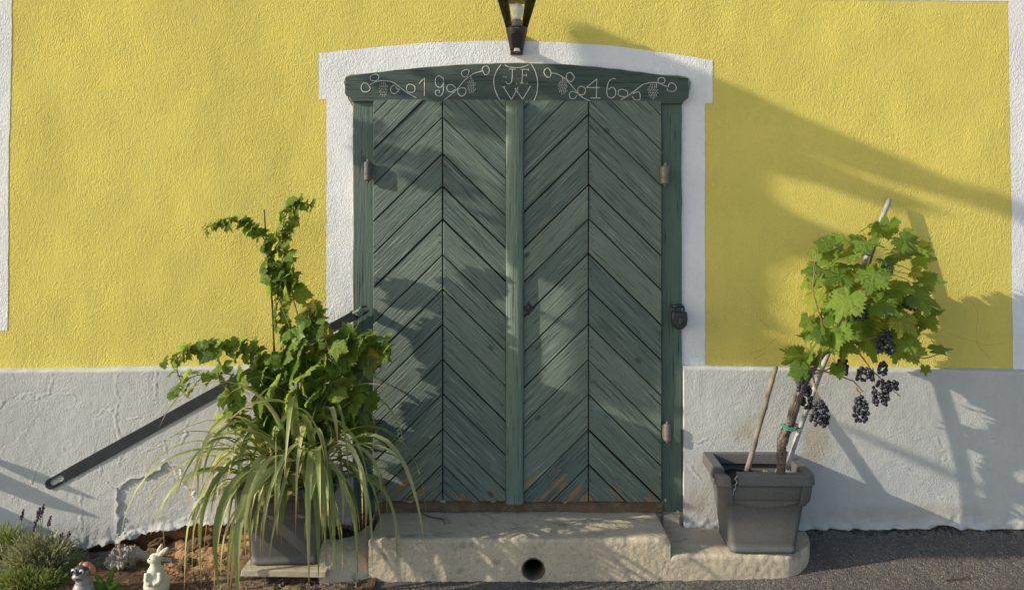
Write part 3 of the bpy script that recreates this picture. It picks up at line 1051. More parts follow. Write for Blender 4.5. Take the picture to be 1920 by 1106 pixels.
carve('painted_vine', 'white line drawing of a vine with leaves and grapes', [z6(l) for l in (
    [(910, 372), (960, 345), (1010, 310), (1060, 270), (1100, 245), (1160, 235), (1210, 238), (1260, 260), (1290, 268)], [(1195, 240), (1195, 280)],
    [(960, 350), (900, 340), (890, 305), (920, 288), (962, 305), (962, 345)], [(1005, 325), (1050, 308), (1065, 335), (1060, 370), (1020, 370), (1003, 345)],
    [(1210, 235), (1210, 205), (1240, 195), (1262, 210), (1255, 238), (1225, 240)], [(1290, 268), (1300, 240), (1335, 245), (1355, 280), (1330, 305), (1290, 300), (1278, 282)])],
      [((950 + 1167 / 4.254, 100 + 305 / 4.254), 9.5, 15)])

# ---------------------------------------------------------------- door leaves of chevron boards
def leaf(cols, x0, x1, ytop, ybot, apexes):
    """cols: (pxa, pxb, direction); direction +1 = board rises to the right"""
    back = MB().box((PX(x0) + .004, YJ + 0.006, PZ(ybot) + .004), (PX(x1) - .004, YJ + .012, PZ(ytop) - .004))
    base = P((x0 + x1) / 2, ybot)
    lf = back.build('door_leaf', 'dark_wood', house, loc=base)
    nails = MB()
    for pa, pb, dr in cols:
        xa, xb, za, zb = PX(pa), PX(pb), PZ(ybot), PZ(ytop)
        ax = xb if dr > 0 else xa          # column edge where the chevrons meet
        lines = sorted([PZ(a) for a in apexes] + [PZ(a) for a in (apexes[0] - 66, apexes[0] - 131, apexes[0] - 196, apexes[-1] + 66, apexes[-1] + 132, apexes[-1] + 198)])
        slope = dr * math.tan(math.radians(44.5))
        for zl, zh in zip(lines[:-1], lines[1:]):
            g = 0.0012 + abs(R.gauss(0, 0.0014))
            ja = R.uniform(-.0012, .0012)
            poly = [(xa + .0008, za + R.uniform(0, .003)), (xb - .0008, za + R.uniform(0, .003)), (xb - .0008, zb), (xa + .0008, zb)]
            # z - slope*(x-ax) between zl and zh
            poly = clip(poly, -slope, 1, zh - slope * ax - g * 1.4 + ja)
            if len(poly) < 3:
                continue
            poly = clip(poly, slope, -1, -(zl - slope * ax) - g * 1.4)
            if len(poly) < 3 or abs(area2(poly)) < 3e-5:
                continue
            if area2(poly) < 0:
                poly = poly[::-1]
            cx = sum(p[0] for p in poly) / len(poly)
            cz = sum(p[1] for p in poly) / len(poly)
            ang = math.atan(slope)
            ca, sa = math.cos(ang), math.sin(ang)
            loc_poly = [((x - cx) * ca + (z - cz) * sa, -(x - cx) * sa + (z - cz) * ca) for x, z in poly]
            mb = MB().prism(loc_poly, YL + R.uniform(-.0032, .0020), YJ + .005, 0.0026)
            me = mb.mesh('plank')
            me.materials.append(M['door'])
            o = bpy.data.objects.new('plank', me)
            link(o, lf, (cx, 0, cz), (R.uniform(-.006, .006), -ang, R.uniform(-.005, .005)))
            for k in (0.35, -0.35):
                ex = (xb - .012) if (dr > 0) else (xa + .012)
                zc_ = (zl + zh) / 2 - .006 * 1 + k * .05
                if za < zc_ < zb:
                    nails.lathe([(0.0034, 0), (0.0026, 0.0014)], (ex + R.uniform(-.004, .004), YL - .0005, zc_), 7, Vector((0, -1, 0)))
    nails.build('nail_heads', 'iron', lf, loc=base, kind='stuff')
    return lf


AP_L = [222, 290, 350, 412, 478, 542, 607, 672, 736, 801, 867, 916]
AP_R = [217, 281, 347, 411, 475, 541, 607, 673, 737, 802, 868]
leaf_l = leaf([(702, 830.5, 1), (832, 949, -1)], 702, 950, 189, 935, AP_L)
leaf_r = leaf([(981, 1101.5, 1), (1102.8, 1238, -1)], 981, 1238, 191, 936, AP_R)
tag(leaf_l, 'left door leaf with chevron boards')
tag(leaf_r, 'right door leaf with chevron boards and keyhole plate')

# rounded cover strip where the leaves meet
x0, x1, z0, z1 = PX(948), PX(982), PZ(937), PZ(192)
L = z1 - z0
w = (x1 - x0) / 2
mb = MB()
ang = [math.pi * i / 10 for i in range(11)]
rows = 40
for i in range(rows + 1):
    u = -L / 2 + L * i / rows
    sec = [(YJ + .004, -w)] + [(YL - 0.003 - 0.026 * math.sin(a) ** .7, -w * math.cos(a) * .97) for a in ang] + [(YJ + .004, w)]
    mb.v += [(u, a + .0006 * float(vn(np.array(u * 30), b * 90, 0, 4)), b + .0012 * float(vn(np.array(u * 12), .5, 0, 6))) for a, b in sec]
k = 13
for i in range(rows):
    for q in range(k - 1):
        mb.f.append((i * k + q, i * k + q + 1, (i + 1) * k + q + 1, (i + 1) * k + q))
mb.f += [tuple(range(k)), tuple(rows * k + q for q in range(k - 1, -1, -1))]
me = mb.mesh('cover_strip', True)
me.materials.append(M['bead'])
o = bpy.data.objects.new('cover_strip', me)
link(o, leaf_l, ((x0 + x1) / 2, 0, (z0 + z1) / 2), (0, math.radians(-90), 0))


def hinge(px, py, h, mat, parent, lean=0.0):
    k = P(px, py, YL - .02)
    ax = Vector((lean, 0, 1)).normalized()
    mb = MB().lathe([(0.0, -h / 2 - .014), (.004, -h / 2 - .012), (.006, -h / 2 - .004), (.017, -h / 2), (.019, -h / 2 + .004), (.019, -h * .22), (.0165, -h * .21), (.0165, -h * .17), (.0185, -h * .16), (.0185, h / 2 - .006), (.015, h / 2), (.006, h / 2 + .003), (.005, h / 2 + .012), (0, h / 2 + .015)], k, 18, ax)
    mb.box((k.x - .002, YL - .02, k.z - h * .42), (k.x + .022 * (1 if px < 960 else -1), YL - .008, k.z + h * .42)) if px < 960 else mb.box((k.x - .022, YL - .02, k.z - h * .42), (k.x + .002, YL - .008, k.z + h * .42))
    mb.build('hinge', mat, parent, loc=k, smooth=False)


hinge(690, 321, 0.088, 'hinge', leaf_l)
hinge(1247, 328, 0.085, 'hinge_bare', leaf_r, 0.03)
hinge(1251, 810, 0.078, 'hinge_bare', leaf_r)
hinge(690, 800, 0.085, 'hinge', leaf_l)

# keyhole plate
k = P(991, 578, YL)
sh = []
for i in range(28):
    a = 2 * math.pi * i / 28
    r = 1 + .22 * math.cos(4 * a) + .1 * math.cos(2 * a)
    sh.append((k.x + math.cos(a) * .017 * r, k.z + math.sin(a) * .030 * r))
plate = MB().prism(sh, YL - .006, YL, .0015).build('keyhole_plate', 'iron', leaf_r, loc=k)
mb = MB().lathe([(.008, 0), (.008, .012), (.005, .016)], (k.x + .002, YL - .004, k.z + .004), 12, Vector((0, -1, 0)))
mb.box((k.x - .016, YL - .013, k.z - .006), (k.x + .026, YL - .007, k.z + .004)).build('latch_handle', 'iron', leaf_r, loc=k)

# threshold timber under the door
gx_, gt = np.meshgrid(np.linspace(PX(712), PX(1240), 160), np.linspace(0, 1, 10))
z_hi, z_lo = PZ(933), PZ(958)
yy = 0.0 - 0.028 * np.sin(np.clip(gt * 1.25, 0, 1) * math.pi / 2) ** .6 - .004 * fbm(gx_ * 20, gt * 6, 0, 4, 111)
zz = z_hi + (z_lo - z_hi) * gt + .003 * fbm(gx_ * 12, gt * 2, 0, 3, 112)
MB().grid(np.dstack([gx_, yy, zz])).build('threshold', 'sill', house, smooth=True)

# ---------------------------------------------------------------- concrete step
step_thing = thing('door_step', 'worn concrete step with a round drain hole below the green door', 'step', (0.03, -.17, 0.0))
ZT = PZ(956, 0.0)
YF = -0.345
x0, x1 = PX(691, YF), PX(1257, YF)


def rough_block(x0, x1, y0, y1, z0, z1, r=0.018, nx=150, nyz=70, seed=1, amp=1.0, round_r=None, mold=None):
    """open-backed block: a sheet running from the wall over the top edge down the front, closed at its ends"""
    prof = []
    for i in range(nyz):
        t = i / (nyz - 1)
        prof.append(t)
    ltop, lfr = (y1 - y0), (z1 - z0)
    tot = ltop + lfr
    pts = []
    for t in prof:
        s = t * tot
        if s < ltop - r:
            pts.append((y1 - s, z1))
        elif s > ltop + r:
            pts.append((y0, z1 - (s - ltop)))
        else:
            a = (s - ltop + r) / (2 * r) * math.pi / 2
            pts.append((y0 + r - r * math.sin(a), z1 - r + r * math.cos(a)))
    pts[-1] = (y0, z0)
    Yp = np.array([p[0] for p in pts])[:, None]
    Zp = np.array([p[1] for p in pts])[:, None]
    X = np.linspace(x0, x1, nx)[None, :] + 0 * Yp
    Y = Yp + 0 * X
    Z = Zp + 0 * X
    # round ends
    for s, xe in ((1, x0), (-1, x1)):
        d = (X - xe) * s
        rr = round_r if (round_r and s < 0) else .016
        q = np.clip(1 - d / rr, 0, 1)
        if round_r and s < 0:
            off = (1 - np.sqrt(np.clip(1 - q ** 2, 0, 1)))
            cy = y1
            Y = cy + (Y - cy) * (1 - 0.94 * off)
        else:
            Z = Z - (1 - np.sqrt(np.clip(1 - q ** 2, 0, 1))) * .012
    n = fbm(X * 5, Y * 5, Z * 5, 2, seed) * .0028 * amp + fbm(X * 60, Y * 60, Z * 60, 3, seed + 3) * .0012 * amp
    edgek = np.exp(-((Y - y0) ** 2 + (Z - z1) ** 2) / .02 ** 2)
    n = n - edgek * .006 * np.clip(fbm(X * 25, 0 * X, 0, 3, seed + 5), 0, 1)
    isf = np.clip((z1 - Z) / .02, 0, 1)
    Y2 = Y - n * isf
    Z2 = Z + n * (1 - isf)
    if mold is not None:
        Y2, Z2 = mold(X, Y2, Z2)
    G = np.dstack([X, Y2, Z2])
    mb = MB().grid(G[::-1])
    rows = G.shape[0]
    for e in (0, -1):
        ring = [tuple(p) for p in G[:, e]]
        bk = [(ring[-1][0], y1, z0), ]
        c = len(mb.v)
        mb.v.extend(ring + bk)
        for i in range(rows - 1):
            q = (c + i, c + i + 1, c + rows)
            mb.f.append(q if e == 0 else q[::-1])
    return mb


HX, HZc, HR = PX(1000, YF), PZ(1067, YF), 0.0485


def drill(X, Y, Z):
    """push the sheet open round the drain mouth"""
    d = np.hypot(X - HX, Z - HZc)
    on = (np.abs(Y - YF) < .03) & (Z < ZT - .02)
    k = np.clip((HR - d) / HR, 0, 1)
    deep = np.where(on & (d < HR), .30, 0)
    return Y + deep, Z


mb = rough_block(x0, x1, YF, 0.02, -.04, ZT, nx=330, nyz=190, seed=120, mold=drill)
st = mb.build('block', 'concrete', step_thing, loc=(0.03, -.17, 0), smooth=True)
mb = MB()
n = 28
for r_, ya, yb in ((HR + .001, YF - .001, YF + .25),):
    vs, fs = [], []
    for y in (ya, yb):
        for i in range(n):
            a = 2 * math.pi * i / n
            vs.append((HX + math.cos(a) * r_, y + .001 * math.sin(3 * a), HZc + math.sin(a) * r_))
    for y in (ya + .003, yb):
        for i in range(n):
            a = 2 * math.pi * i / n
            vs.append((HX + math.cos(a) * (r_ - .005), y, HZc + math.sin(a) * (r_ - .005)))
    for i in range(n):
        j = (i + 1) % n
        fs += [(i, j, n + j, n + i), (2 * n + j, 2 * n + i, 3 * n + i, 3 * n + j), (i, 2 * n + i, 2 * n + j, j)]
    fs.append(tuple(3 * n + i for i in range(n)))
    mb.add(vs, fs)
mb.build('drain_pipe', 'pipe', step_thing, loc=(HX, YF, HZc), smooth=True)

# lower slab under the right-hand pot, with a rounded end
ZS = 0.118
def taper(X, Y, Z):
    t = np.clip((X - .75) / .65, 0, 1)
    return Y * (1 - .09 * t ** 1.5), Z - .012 * t ** 2


mb = rough_block(PX(1256, YF) + .004, PX(1550, -.30), -.350, 0.0, -.02, ZS, r=.02, nx=120, nyz=70, seed=140, round_r=.20, mold=taper)
mb.build('kerb_slab', 'concrete', None, loc=(1.0, -.17, 0), smooth=True, label='low concrete slab with a rounded end under the grey pot with the grapes', cat='slab')
# footing behind the step and below the jambs
gx_, gz_ = np.meshgrid(np.linspace(PX(640), PX(1292), 200), np.linspace(-.1, PZ(932), 40))
yy = -.004 - .012 * np.abs(fbm(gx_ * 16, gz_ * 16, 0, 4, 131))
MB().grid(np.dstack([gx_, yy, gz_])).build('footing', 'concrete', house, smooth=True)
for a_, b_, mt in ((1241, 1274, 'concrete'), (668, 702, 'rock')):
    q = [(PX(a_) + R.uniform(-.004, .004), PZ(990)), (PX(b_) + R.uniform(-.004, .004), PZ(988)), (PX(b_) - .006, PZ(968)), (PX(b_) - .002, PZ(961)), (PX((a_ + b_) / 2), PZ(959)), (PX(a_) + .003, PZ(962)), (PX(a_) - .003, PZ(975))]
    MB().prism(q, -.040, -.002, .006).build('jamb_footing', mt, house)

# mortar ramp on the left of the step: a curved lip falling away to the left
uu, tt = np.meshgrid(np.linspace(0, 1, 60), np.linspace(0, 1, 40))
crest = lerp_pts([P(702, 958, -.02), P(690, 985, -.12), P(664, 1004, -.20), P(628, 1010, -.28), P(606, 1012, -.32)], 60)
cx = np.array([p.x for p in crest])[None, :]
cy = np.array([p.y for p in crest])[None, :]
cz = np.array([p.z for p in crest])[None, :]
toe = lerp_pts([P(692, 1084, YF - .02), P(680, 1086, YF - .03), P(660, 1085, YF - .04), P(625, 1080, YF - .05), P(600, 1072, YF - .05)], 60)
tx = np.array([p.x for p in toe])[None, :]
ty = np.array([p.y for p in toe])[None, :]
tz = np.array([-.03 + 0 * p.z for p in toe])[None, :]
Xr = cx * (1 - tt) + tx * tt
Yr = cy * (1 - tt) + ty * tt - .05 * np.sin(tt * math.pi)
Zr = cz * (1 - tt ** 1.5) + tz * tt ** 1.5
nn = .006 * fbm(Xr * 14, Yr * 14, Zr * 14, 4, 150)
G = np.dstack([Xr + nn, Yr - nn, Zr + .004 * fbm(Xr * 30, Yr * 30, 0, 3, 151)])
G2 = np.dstack([cx + 0 * cx, cy + .012, cz - .012])
G3 = np.dstack([cx + 0 * cx, cy + .02, cz - .12])
mb = MB().grid(np.concatenate([G3, G2, G])[::-1])
mb.build('mortar_ramp', 'concrete', None, loc=(PX(650, -.3), -.3, 0), smooth=True, label='curved mortar ramp falling away at the left end of the step', cat='ramp')

# ---------------------------------------------------------------- earth bed on the left
gx_, gy_ = np.meshgrid(np.linspace(-2.9, -0.60, 330), np.linspace(-1.2, 0.0, 170))
bank = interp(gx_, [(-2.9, -.03), (-2.0, -.02), (-1.75, .0), (-1.55, .035), (-1.35, .085), (-1.15, .11), (-.9, .10), (-.6, .06)])
near = np.clip((gy_ + .42) / .36, 0, 1)
zz = .006 + bank * near ** 1.2 + (.016 * fbm(gx_ * 7, gy_ * 7, 0, 4, 161) + .007 * fbm(gx_ * 32, gy_ * 32, 0, 4, 162)) * (.35 + .9 * near)
front = np.clip((-.50 - gy_) / .12, 0, 1) * np.clip((gx_ + 1.75) / .3, 0, 1)
zz -= front * .03
fr2 = np.clip((-.75 - gy_) / .2, 0, 1)
zz -= fr2 * .06
soil = MB().grid(np.dstack([gx_, gy_, zz])).build('soil', 'soil', smooth=True, kind='structure')
# gritty verge in front of the left pot
gx_, gy_ = np.meshgrid(np.linspace(-1.50, -0.56, 190), np.linspace(-.95, -.22, 120))
e = np.minimum(np.minimum(gx_ + 1.50, -.56 - gx_) / .18, np.minimum(gy_ + .95, (-.22 - gy_)) / .12)
e = np.clip(e + .5 * vn(gx_ * 9, gy_ * 9, 0, 170), 0, 1)
zz = -.03 + .047 * e + .006 * fbm(gx_ * 25, gy_ * 25, 0, 4, 171) + .05 * np.clip((gy_ + .36) / .14, 0, 1) * np.clip((gx_ + 1.5) / .3, 0, 1) * e
MB().grid(np.dstack([gx_, gy_, zz])).build('verge', 'sand', smooth=True, kind='structure')


def rock_mesh(seed, n=10):
    mb = MB()
    mb.ball((0, 0, 0), 1.0, 14, 10)
    v = np.array(mb.v)
    v = np.sign(v) * np.abs(v) ** .8
    k = 1 + .42 * fbm(v[:, 0] * 1.5 + seed, v[:, 1] * 1.5, v[:, 2] * 1.5, 3, seed)
    v = v * k[:, None]
    v[:, 2] *= .75
    mb.v = [tuple(p) for p in v.tolist()]
    return mb.mesh('rock', False)


rock_vars = []
for i in range(5):
    me = rock_mesh(200 + i)
    me.materials.append(M['rock'])
    rock_vars.append(me)


def place(me, name, loc, rot, scale, parent=None):
    o = bpy.data.objects.new(name, me)
    link(o, parent, loc)
    if isinstance(rot, Matrix):
        o.rotation_euler = rot.to_euler()
    else:
        o.rotation_euler = rot
    o.scale = scale if hasattr(scale, '__len__') else (scale,) * 3
    return o


for i, (px, py, Y, sx, sz, lab) in enumerate((
        (355, 1028, -.10, .065, .030, 'large orange brown clod on the bank left of the pot'), (398, 1012, -.07, .05, .035, 'brown rock nearest the pot, behind the hanging strap leaves'),
        (300, 1016, -.03, .06, .028, 'dark rock tucked under the broken plaster behind the rabbit'), (240, 1026, -.03, .06, .022, 'flat brown rock under the plaster edge above the driftwood'),
        (355, 1052, -.22, .035, .024, 'small orange stone between rabbit and pot'), (338, 1066, -.28, .018, .012, 'tiny orange stone close to the right of the rabbit'),
        (190, 1046, -.06, .05, .02, 'dark rock left of the driftwood'), (420, 1045, -.2, .03, .02, 'small buff stone at the left foot of the grey pot'))):
    o = place(rock_vars[i % 5], 'rock', P(px, py, Y), (R.uniform(-.4, .4), R.uniform(-.4, .4), R.uniform(0, 6)), (sx, sx * .7, sz))
    tag(o, lab, 'rock', 'stones in the earth bank')

# loose grit and crumbs of earth
mb = MB()
for i in range(2600):
    x = R.uniform(-2.1, -.66)
    y = R.uniform(-.75, -.05)
    s = abs(R.gauss(0, .0035)) + .002
    zb = .006 + float(interp(x, [(-2.9, -.03), (-2.0, -.02), (-1.75, .0), (-1.55, .035), (-1.35, .085), (-1.15, .11), (-.9, .10), (-.6, .06)])) * max(0, min(1, (y + .42) / .36)) ** 1.2
    if x > -1.45 and y < -.3:
        zb = .018
    c = Vector((x, y, zb + s * .5))
    a = R.uniform(0, 6)
    vs = [c + Vector((math.cos(a + k * 2.1) * s * R.uniform(.7, 1.3), math.sin(a + k * 2.1) * s * R.uniform(.7, 1.3), -s * .6)) for k in range(3)] + [c + Vector((R.uniform(-s, s) * .3, R.uniform(-s, s) * .3, s * .8))]
    mb.add(vs, [(0, 1, 3), (1, 2, 3), (2, 0, 3)])
M['grit'] = rough_mat('loose_grit', (0.28, 0.19, 0.11), (0.14, 0.10, 0.07), 60, 100, .002, (.36, .30, .22))
mb.build('grit', 'grit', kind='stuff', label='loose grit and crumbs of earth on the verge', cat='grit')

# ================================================================== OBJECTS
# ---------------------------------------------------------------- wall lantern
LY = -0.17
lx = PX(969, LY)
zb = PZ(96, LY)
lamp = thing('wall_lantern', 'black wall lantern with clear glass panes and opal bulb above the green door', 'lamp', (lx, 0, zb))
zt = PZ(54, LY)
H = zt - zb
mb = MB().lathe([(.020, 0), (.031, .002), (.033, .012), (.040, H * .45), (.0475, H * .8), (.0500, H * .93), (.0495, H), (.044, H + .003), (.010, H + .004)], (lx, LY, zb), 36)
mb.build('housing', 'black', lamp, loc=(lx, LY, zb), smooth=True)
# dark sensor window: an arched shield on the front of the housing
vs, fs = [], []
nu, nv = 18, 14
for j in range(nv + 1):
    t = j / nv
    h = .006 + (H * .80 - .006) * t
    half = .70 * (1 if t < .55 else math.sqrt(max(0, 1 - ((t - .55) / .45) ** 2)))
    rr = np.interp(h, [0, .012, H * .45, H * .8], [.031, .033, .040, .0475]) + .0018
    for i in range(nu + 1):
        a = -math.pi / 2 + half * (2 * i / nu - 1)
        vs.append((lx + math.cos(a) * rr, LY + math.sin(a) * rr, zb + h))
for j in range(nv):
    for i in range(nu):
        q = j * (nu + 1) + i
        fs.append((q, q + 1, q + nu + 2, q + nu + 1))
MB().add(vs, fs).build('sensor_window', 'sensor', lamp, loc=(lx, LY, zb), smooth=True)
MB().lathe([(.013, 0), (.0145, .004), (.0145, .013), (.011, .015)], (lx, LY - .022, zb - .008), 20).build('sensor_knob', 'chrome', lamp, loc=(lx, LY, zb), smooth=True)
MB().lathe([(.009, 0), (.010, .003), (.008, .004)], (lx, LY - .022, zb - .0105), 16).build('sensor_lens', 'sensor', lamp, loc=(lx, LY, zb), smooth=True)
MB().box((lx - .010, LY - .0515, zb + H * .89), (lx + .010, LY - .0485, zb + H * .93)).build('name_plate', 'socket', lamp, loc=(lx, LY, zb))
ztop = zt + .138
rb, rt = .0465, .088
NP = 6
for i in range(NP):
    a0 = 2 * math.pi * i / NP
    a1 = a0 + 2 * math.pi / NP
    am = (a0 + a1) / 2
    # pane, a thin slab
    v = []
    for rr_off in (0, -.002):
        for (r_, z_) in ((rb, zt + .003), (rt, ztop)):
            for a in (a0, a1):
                v.append((lx + math.cos(a) * (r_ + rr_off), LY + math.sin(a) * (r_ + rr_off), z_))
    MB().add(v, [(0, 1, 3, 2), (5, 4, 6, 7), (0, 2, 6, 4), (1, 5, 7, 3), (2, 3, 7, 6), (0, 4, 5, 1)]).build('pane', 'glass', lamp, loc=(lx, LY, zt))
    MB().tube([(lx + math.cos(a0) * (rb + .001), LY + math.sin(a0) * (rb + .001), zt), (lx + math.cos(a0) * (rt + .001), LY + math.sin(a0) * (rt + .001), ztop)], .0024, 8).build('glazing_bar', 'black', lamp, loc=(lx, LY, zt))
MB().lathe([(.086, 0), (.094, .003), (.095, .010), (.082, .024), (.052, .044), (.03, .056), (.012, .064), (.010, .078), (0.001, .084)], (lx, LY, ztop - .002), 36).build('cap', 'black', lamp, loc=(lx, LY, ztop), smooth=True)
MB().lathe([(.0235, 0), (.0235, .012), (.022, .013), (.024, .018), (.024, .034), (.021, .036)], (lx, LY, zt + .003), 24).build('socket', 'socket', lamp, loc=(lx, LY, zt), smooth=True)
MB().lathe([(.017, 0), (.0205, .010), (.0265, .032), (.0295, .044), (.0305, .052), (.028, .064), (.020, .074), (.007, .0795), (.0005, .080)], (lx, LY, zt + .038), 28).build('bulb', 'bulb', lamp, loc=(lx, LY, zt), smooth=True)
MB().tube(lerp_pts([(lx, LY + .03, zb + .05), (lx, LY + .08, zb + .045), (lx, -.02, zb + .05)], 12), .016, 12).build('bracket_arm', 'black', lamp, loc=(lx, -.05, zb), smooth=True)
MB().box((lx - .03, -.026, zb + .015), (lx + .03, -.001, zb + .115)).build('mounting_plate', 'black', lamp, loc=(lx, 0, zb))

# ---------------------------------------------------------------- iron locking bar
A = P(84, 913, -.054)
B = P(688, 578, -.054)
bar = thing('locking_bar', 'dark flat iron bar with a slotted end hanging slanted from the door jamb', 'bar', B)
dr = (B - A).normalized()
nr = Vector((-dr.z, 0, dr.x))
L = (B - A).length
hw = .0275
out = []
for i in range(13):
    a = math.pi / 2 + math.pi * i / 12
    out.append((.028 + .028 * math.cos(a), hw * .95 * math.sin(a)))
out += [(.06, -hw * .95), (.13, -hw * .95), (.16, -hw), (L - .02, -hw * .8), (L, -hw * .6), (L, hw * .6), (L - .02, hw * .8), (.16, hw), (.13, hw * .95), (.06, hw * .95)]
slot = []
for i in range(9):
    a = math.pi / 2 + math.pi * i / 8
    slot.append((.036 + .013 * math.cos(a), .0135 * math.sin(a)))
for i in range(9):
    a = -math.pi / 2 + math.pi * i / 8
    slot.append((.085 + .013 * math.cos(a), .0135 * math.sin(a)))


def bar3(p, y):
    q = A + dr * p[0] + nr * p[1]
    return (q.x, y, q.z)


import bmesh
bm = bmesh.new()
def loop2d(pts):
    vs_ = [bm.verts.new((p[0], 0, p[1])) for p in pts]
    return [bm.edges.new((vs_[i], vs_[(i + 1) % len(vs_)])) for i in range(len(vs_))]
es = loop2d(out) + loop2d(slot)
bmesh.ops.triangle_fill(bm, use_beauty=True, use_dissolve=False, edges=es, normal=(0, -1, 0))
bm.verts.ensure_lookup_table()
flat_v = [(v.co.x, v.co.z) for v in bm.verts]
flat_f = [tuple(v.index for v in f.verts) for f in bm.faces]
bm.free()
mb = MB()
nv_ = len(flat_v)
mb.v = [bar3(p, -.0480) for p in flat_v] + [bar3(p, -.038) for p in flat_v]
mb.f = flat_f + [tuple(i + nv_ for i in f[::-1]) for f in flat_f]
no, ns = len(out), len(slot)
for i in range(no):
    j = (i + 1) % no
    mb.f.append((i, j, nv_ + j, nv_ + i))
for i in range(ns):
    j = (i + 1) % ns
    mb.f.append((no + i, no + j, nv_ + no + j, nv_ + no + i))
mb.build('strap', 'bar', bar, loc=A.lerp(B, .5))
mb = MB()
mb.box((0, 0, 0), (.001, .001, .001)) if False else None
q0 = A + dr * (L - .075)
mb.add([bar3((L - .078 + dx, dz), y) for y in (-.054, -.036) for dx, dz in ((0, -hw * .95), (.010, -hw * .95), (.010, hw * .95), (0, hw * .95))],
       [(0, 1, 2, 3), (7, 6, 5, 4), (0, 4, 5, 1), (1, 5, 6, 2), (2, 6, 7, 3), (3, 7, 4, 0)])
mb.build('collar', 'bar', bar, loc=q0)
kp = P(676, 584, -.05)
mb = MB().lathe([(.016, 0), (.016, .028), (.020, .030), (.020, .042), (.012, .048)], (kp.x, -.04, kp.z), 12, Vector((0, -1, 0)))
mb.tube([(kp.x - .03, -.07, kp.z - .004), (kp.x, -.088, kp.z + .004), (kp.x + .03, -.05, kp.z + .010)], .009, 8)
mb.tube([(kp.x + .0, -.06, kp.z + .02), (kp.x + .01, -.078, kp.z + .004), (kp.x + .004, -.06, kp.z - .02)], .006, 8)
mb.build('pivot_staple', 'bead', bar, loc=kp)

# ---------------------------------------------------------------- padlock
pk = P(1274, 598, -.06)
pad = thing('padlock', 'black padlock hanging from a staple on the right door jamb', 'padlock', pk)
sh = [(-.036, .030), (-.039, .0), (-.034, -.030), (-.018, -.046), (0, -.050), (.018, -.046), (.034, -.030), (.039, 0), (.036, .030), (.030, .036), (-.030, .036)]
MB().prism([(pk.x + a * .98, pk.z + b) for a, b in sh], -.072, -.042, .006).build('body', 'iron', pad, loc=pk)
MB().tube(lerp_pts([(pk.x - .020, -.057, pk.z + .03), (pk.x - .021, -.057, pk.z + .052), (pk.x - .010, -.057, pk.z + .066), (pk.x + .010, -.057, pk.z + .066), (pk.x + .021, -.057, pk.z + .052), (pk.x + .02, -.057, pk.z + .03)], 18), .006, 8).build('shackle', 'iron', pad, loc=pk, smooth=True)
mb = MB().tube(lerp_pts([(pk.x - .03, -.01, pk.z + .058), (pk.x - .03, -.055, pk.z + .060), (pk.x - .010, -.07, pk.z + .062), (pk.x + .012, -.06, pk.z + .060), (pk.x + .016, -.03, pk.z + .058)], 16), .007, 8)
mb.build('staple', 'iron', pad, loc=pk, smooth=True)
MB().prism([(pk.x - .004, pk.z - .02), (pk.x + .004, pk.z - .02), (pk.x + .005, pk.z + .004), (pk.x - .005, pk.z + .004)], -.0745, -.071, .0008).build('keyhole_cover', 'hinge', pad, loc=pk)

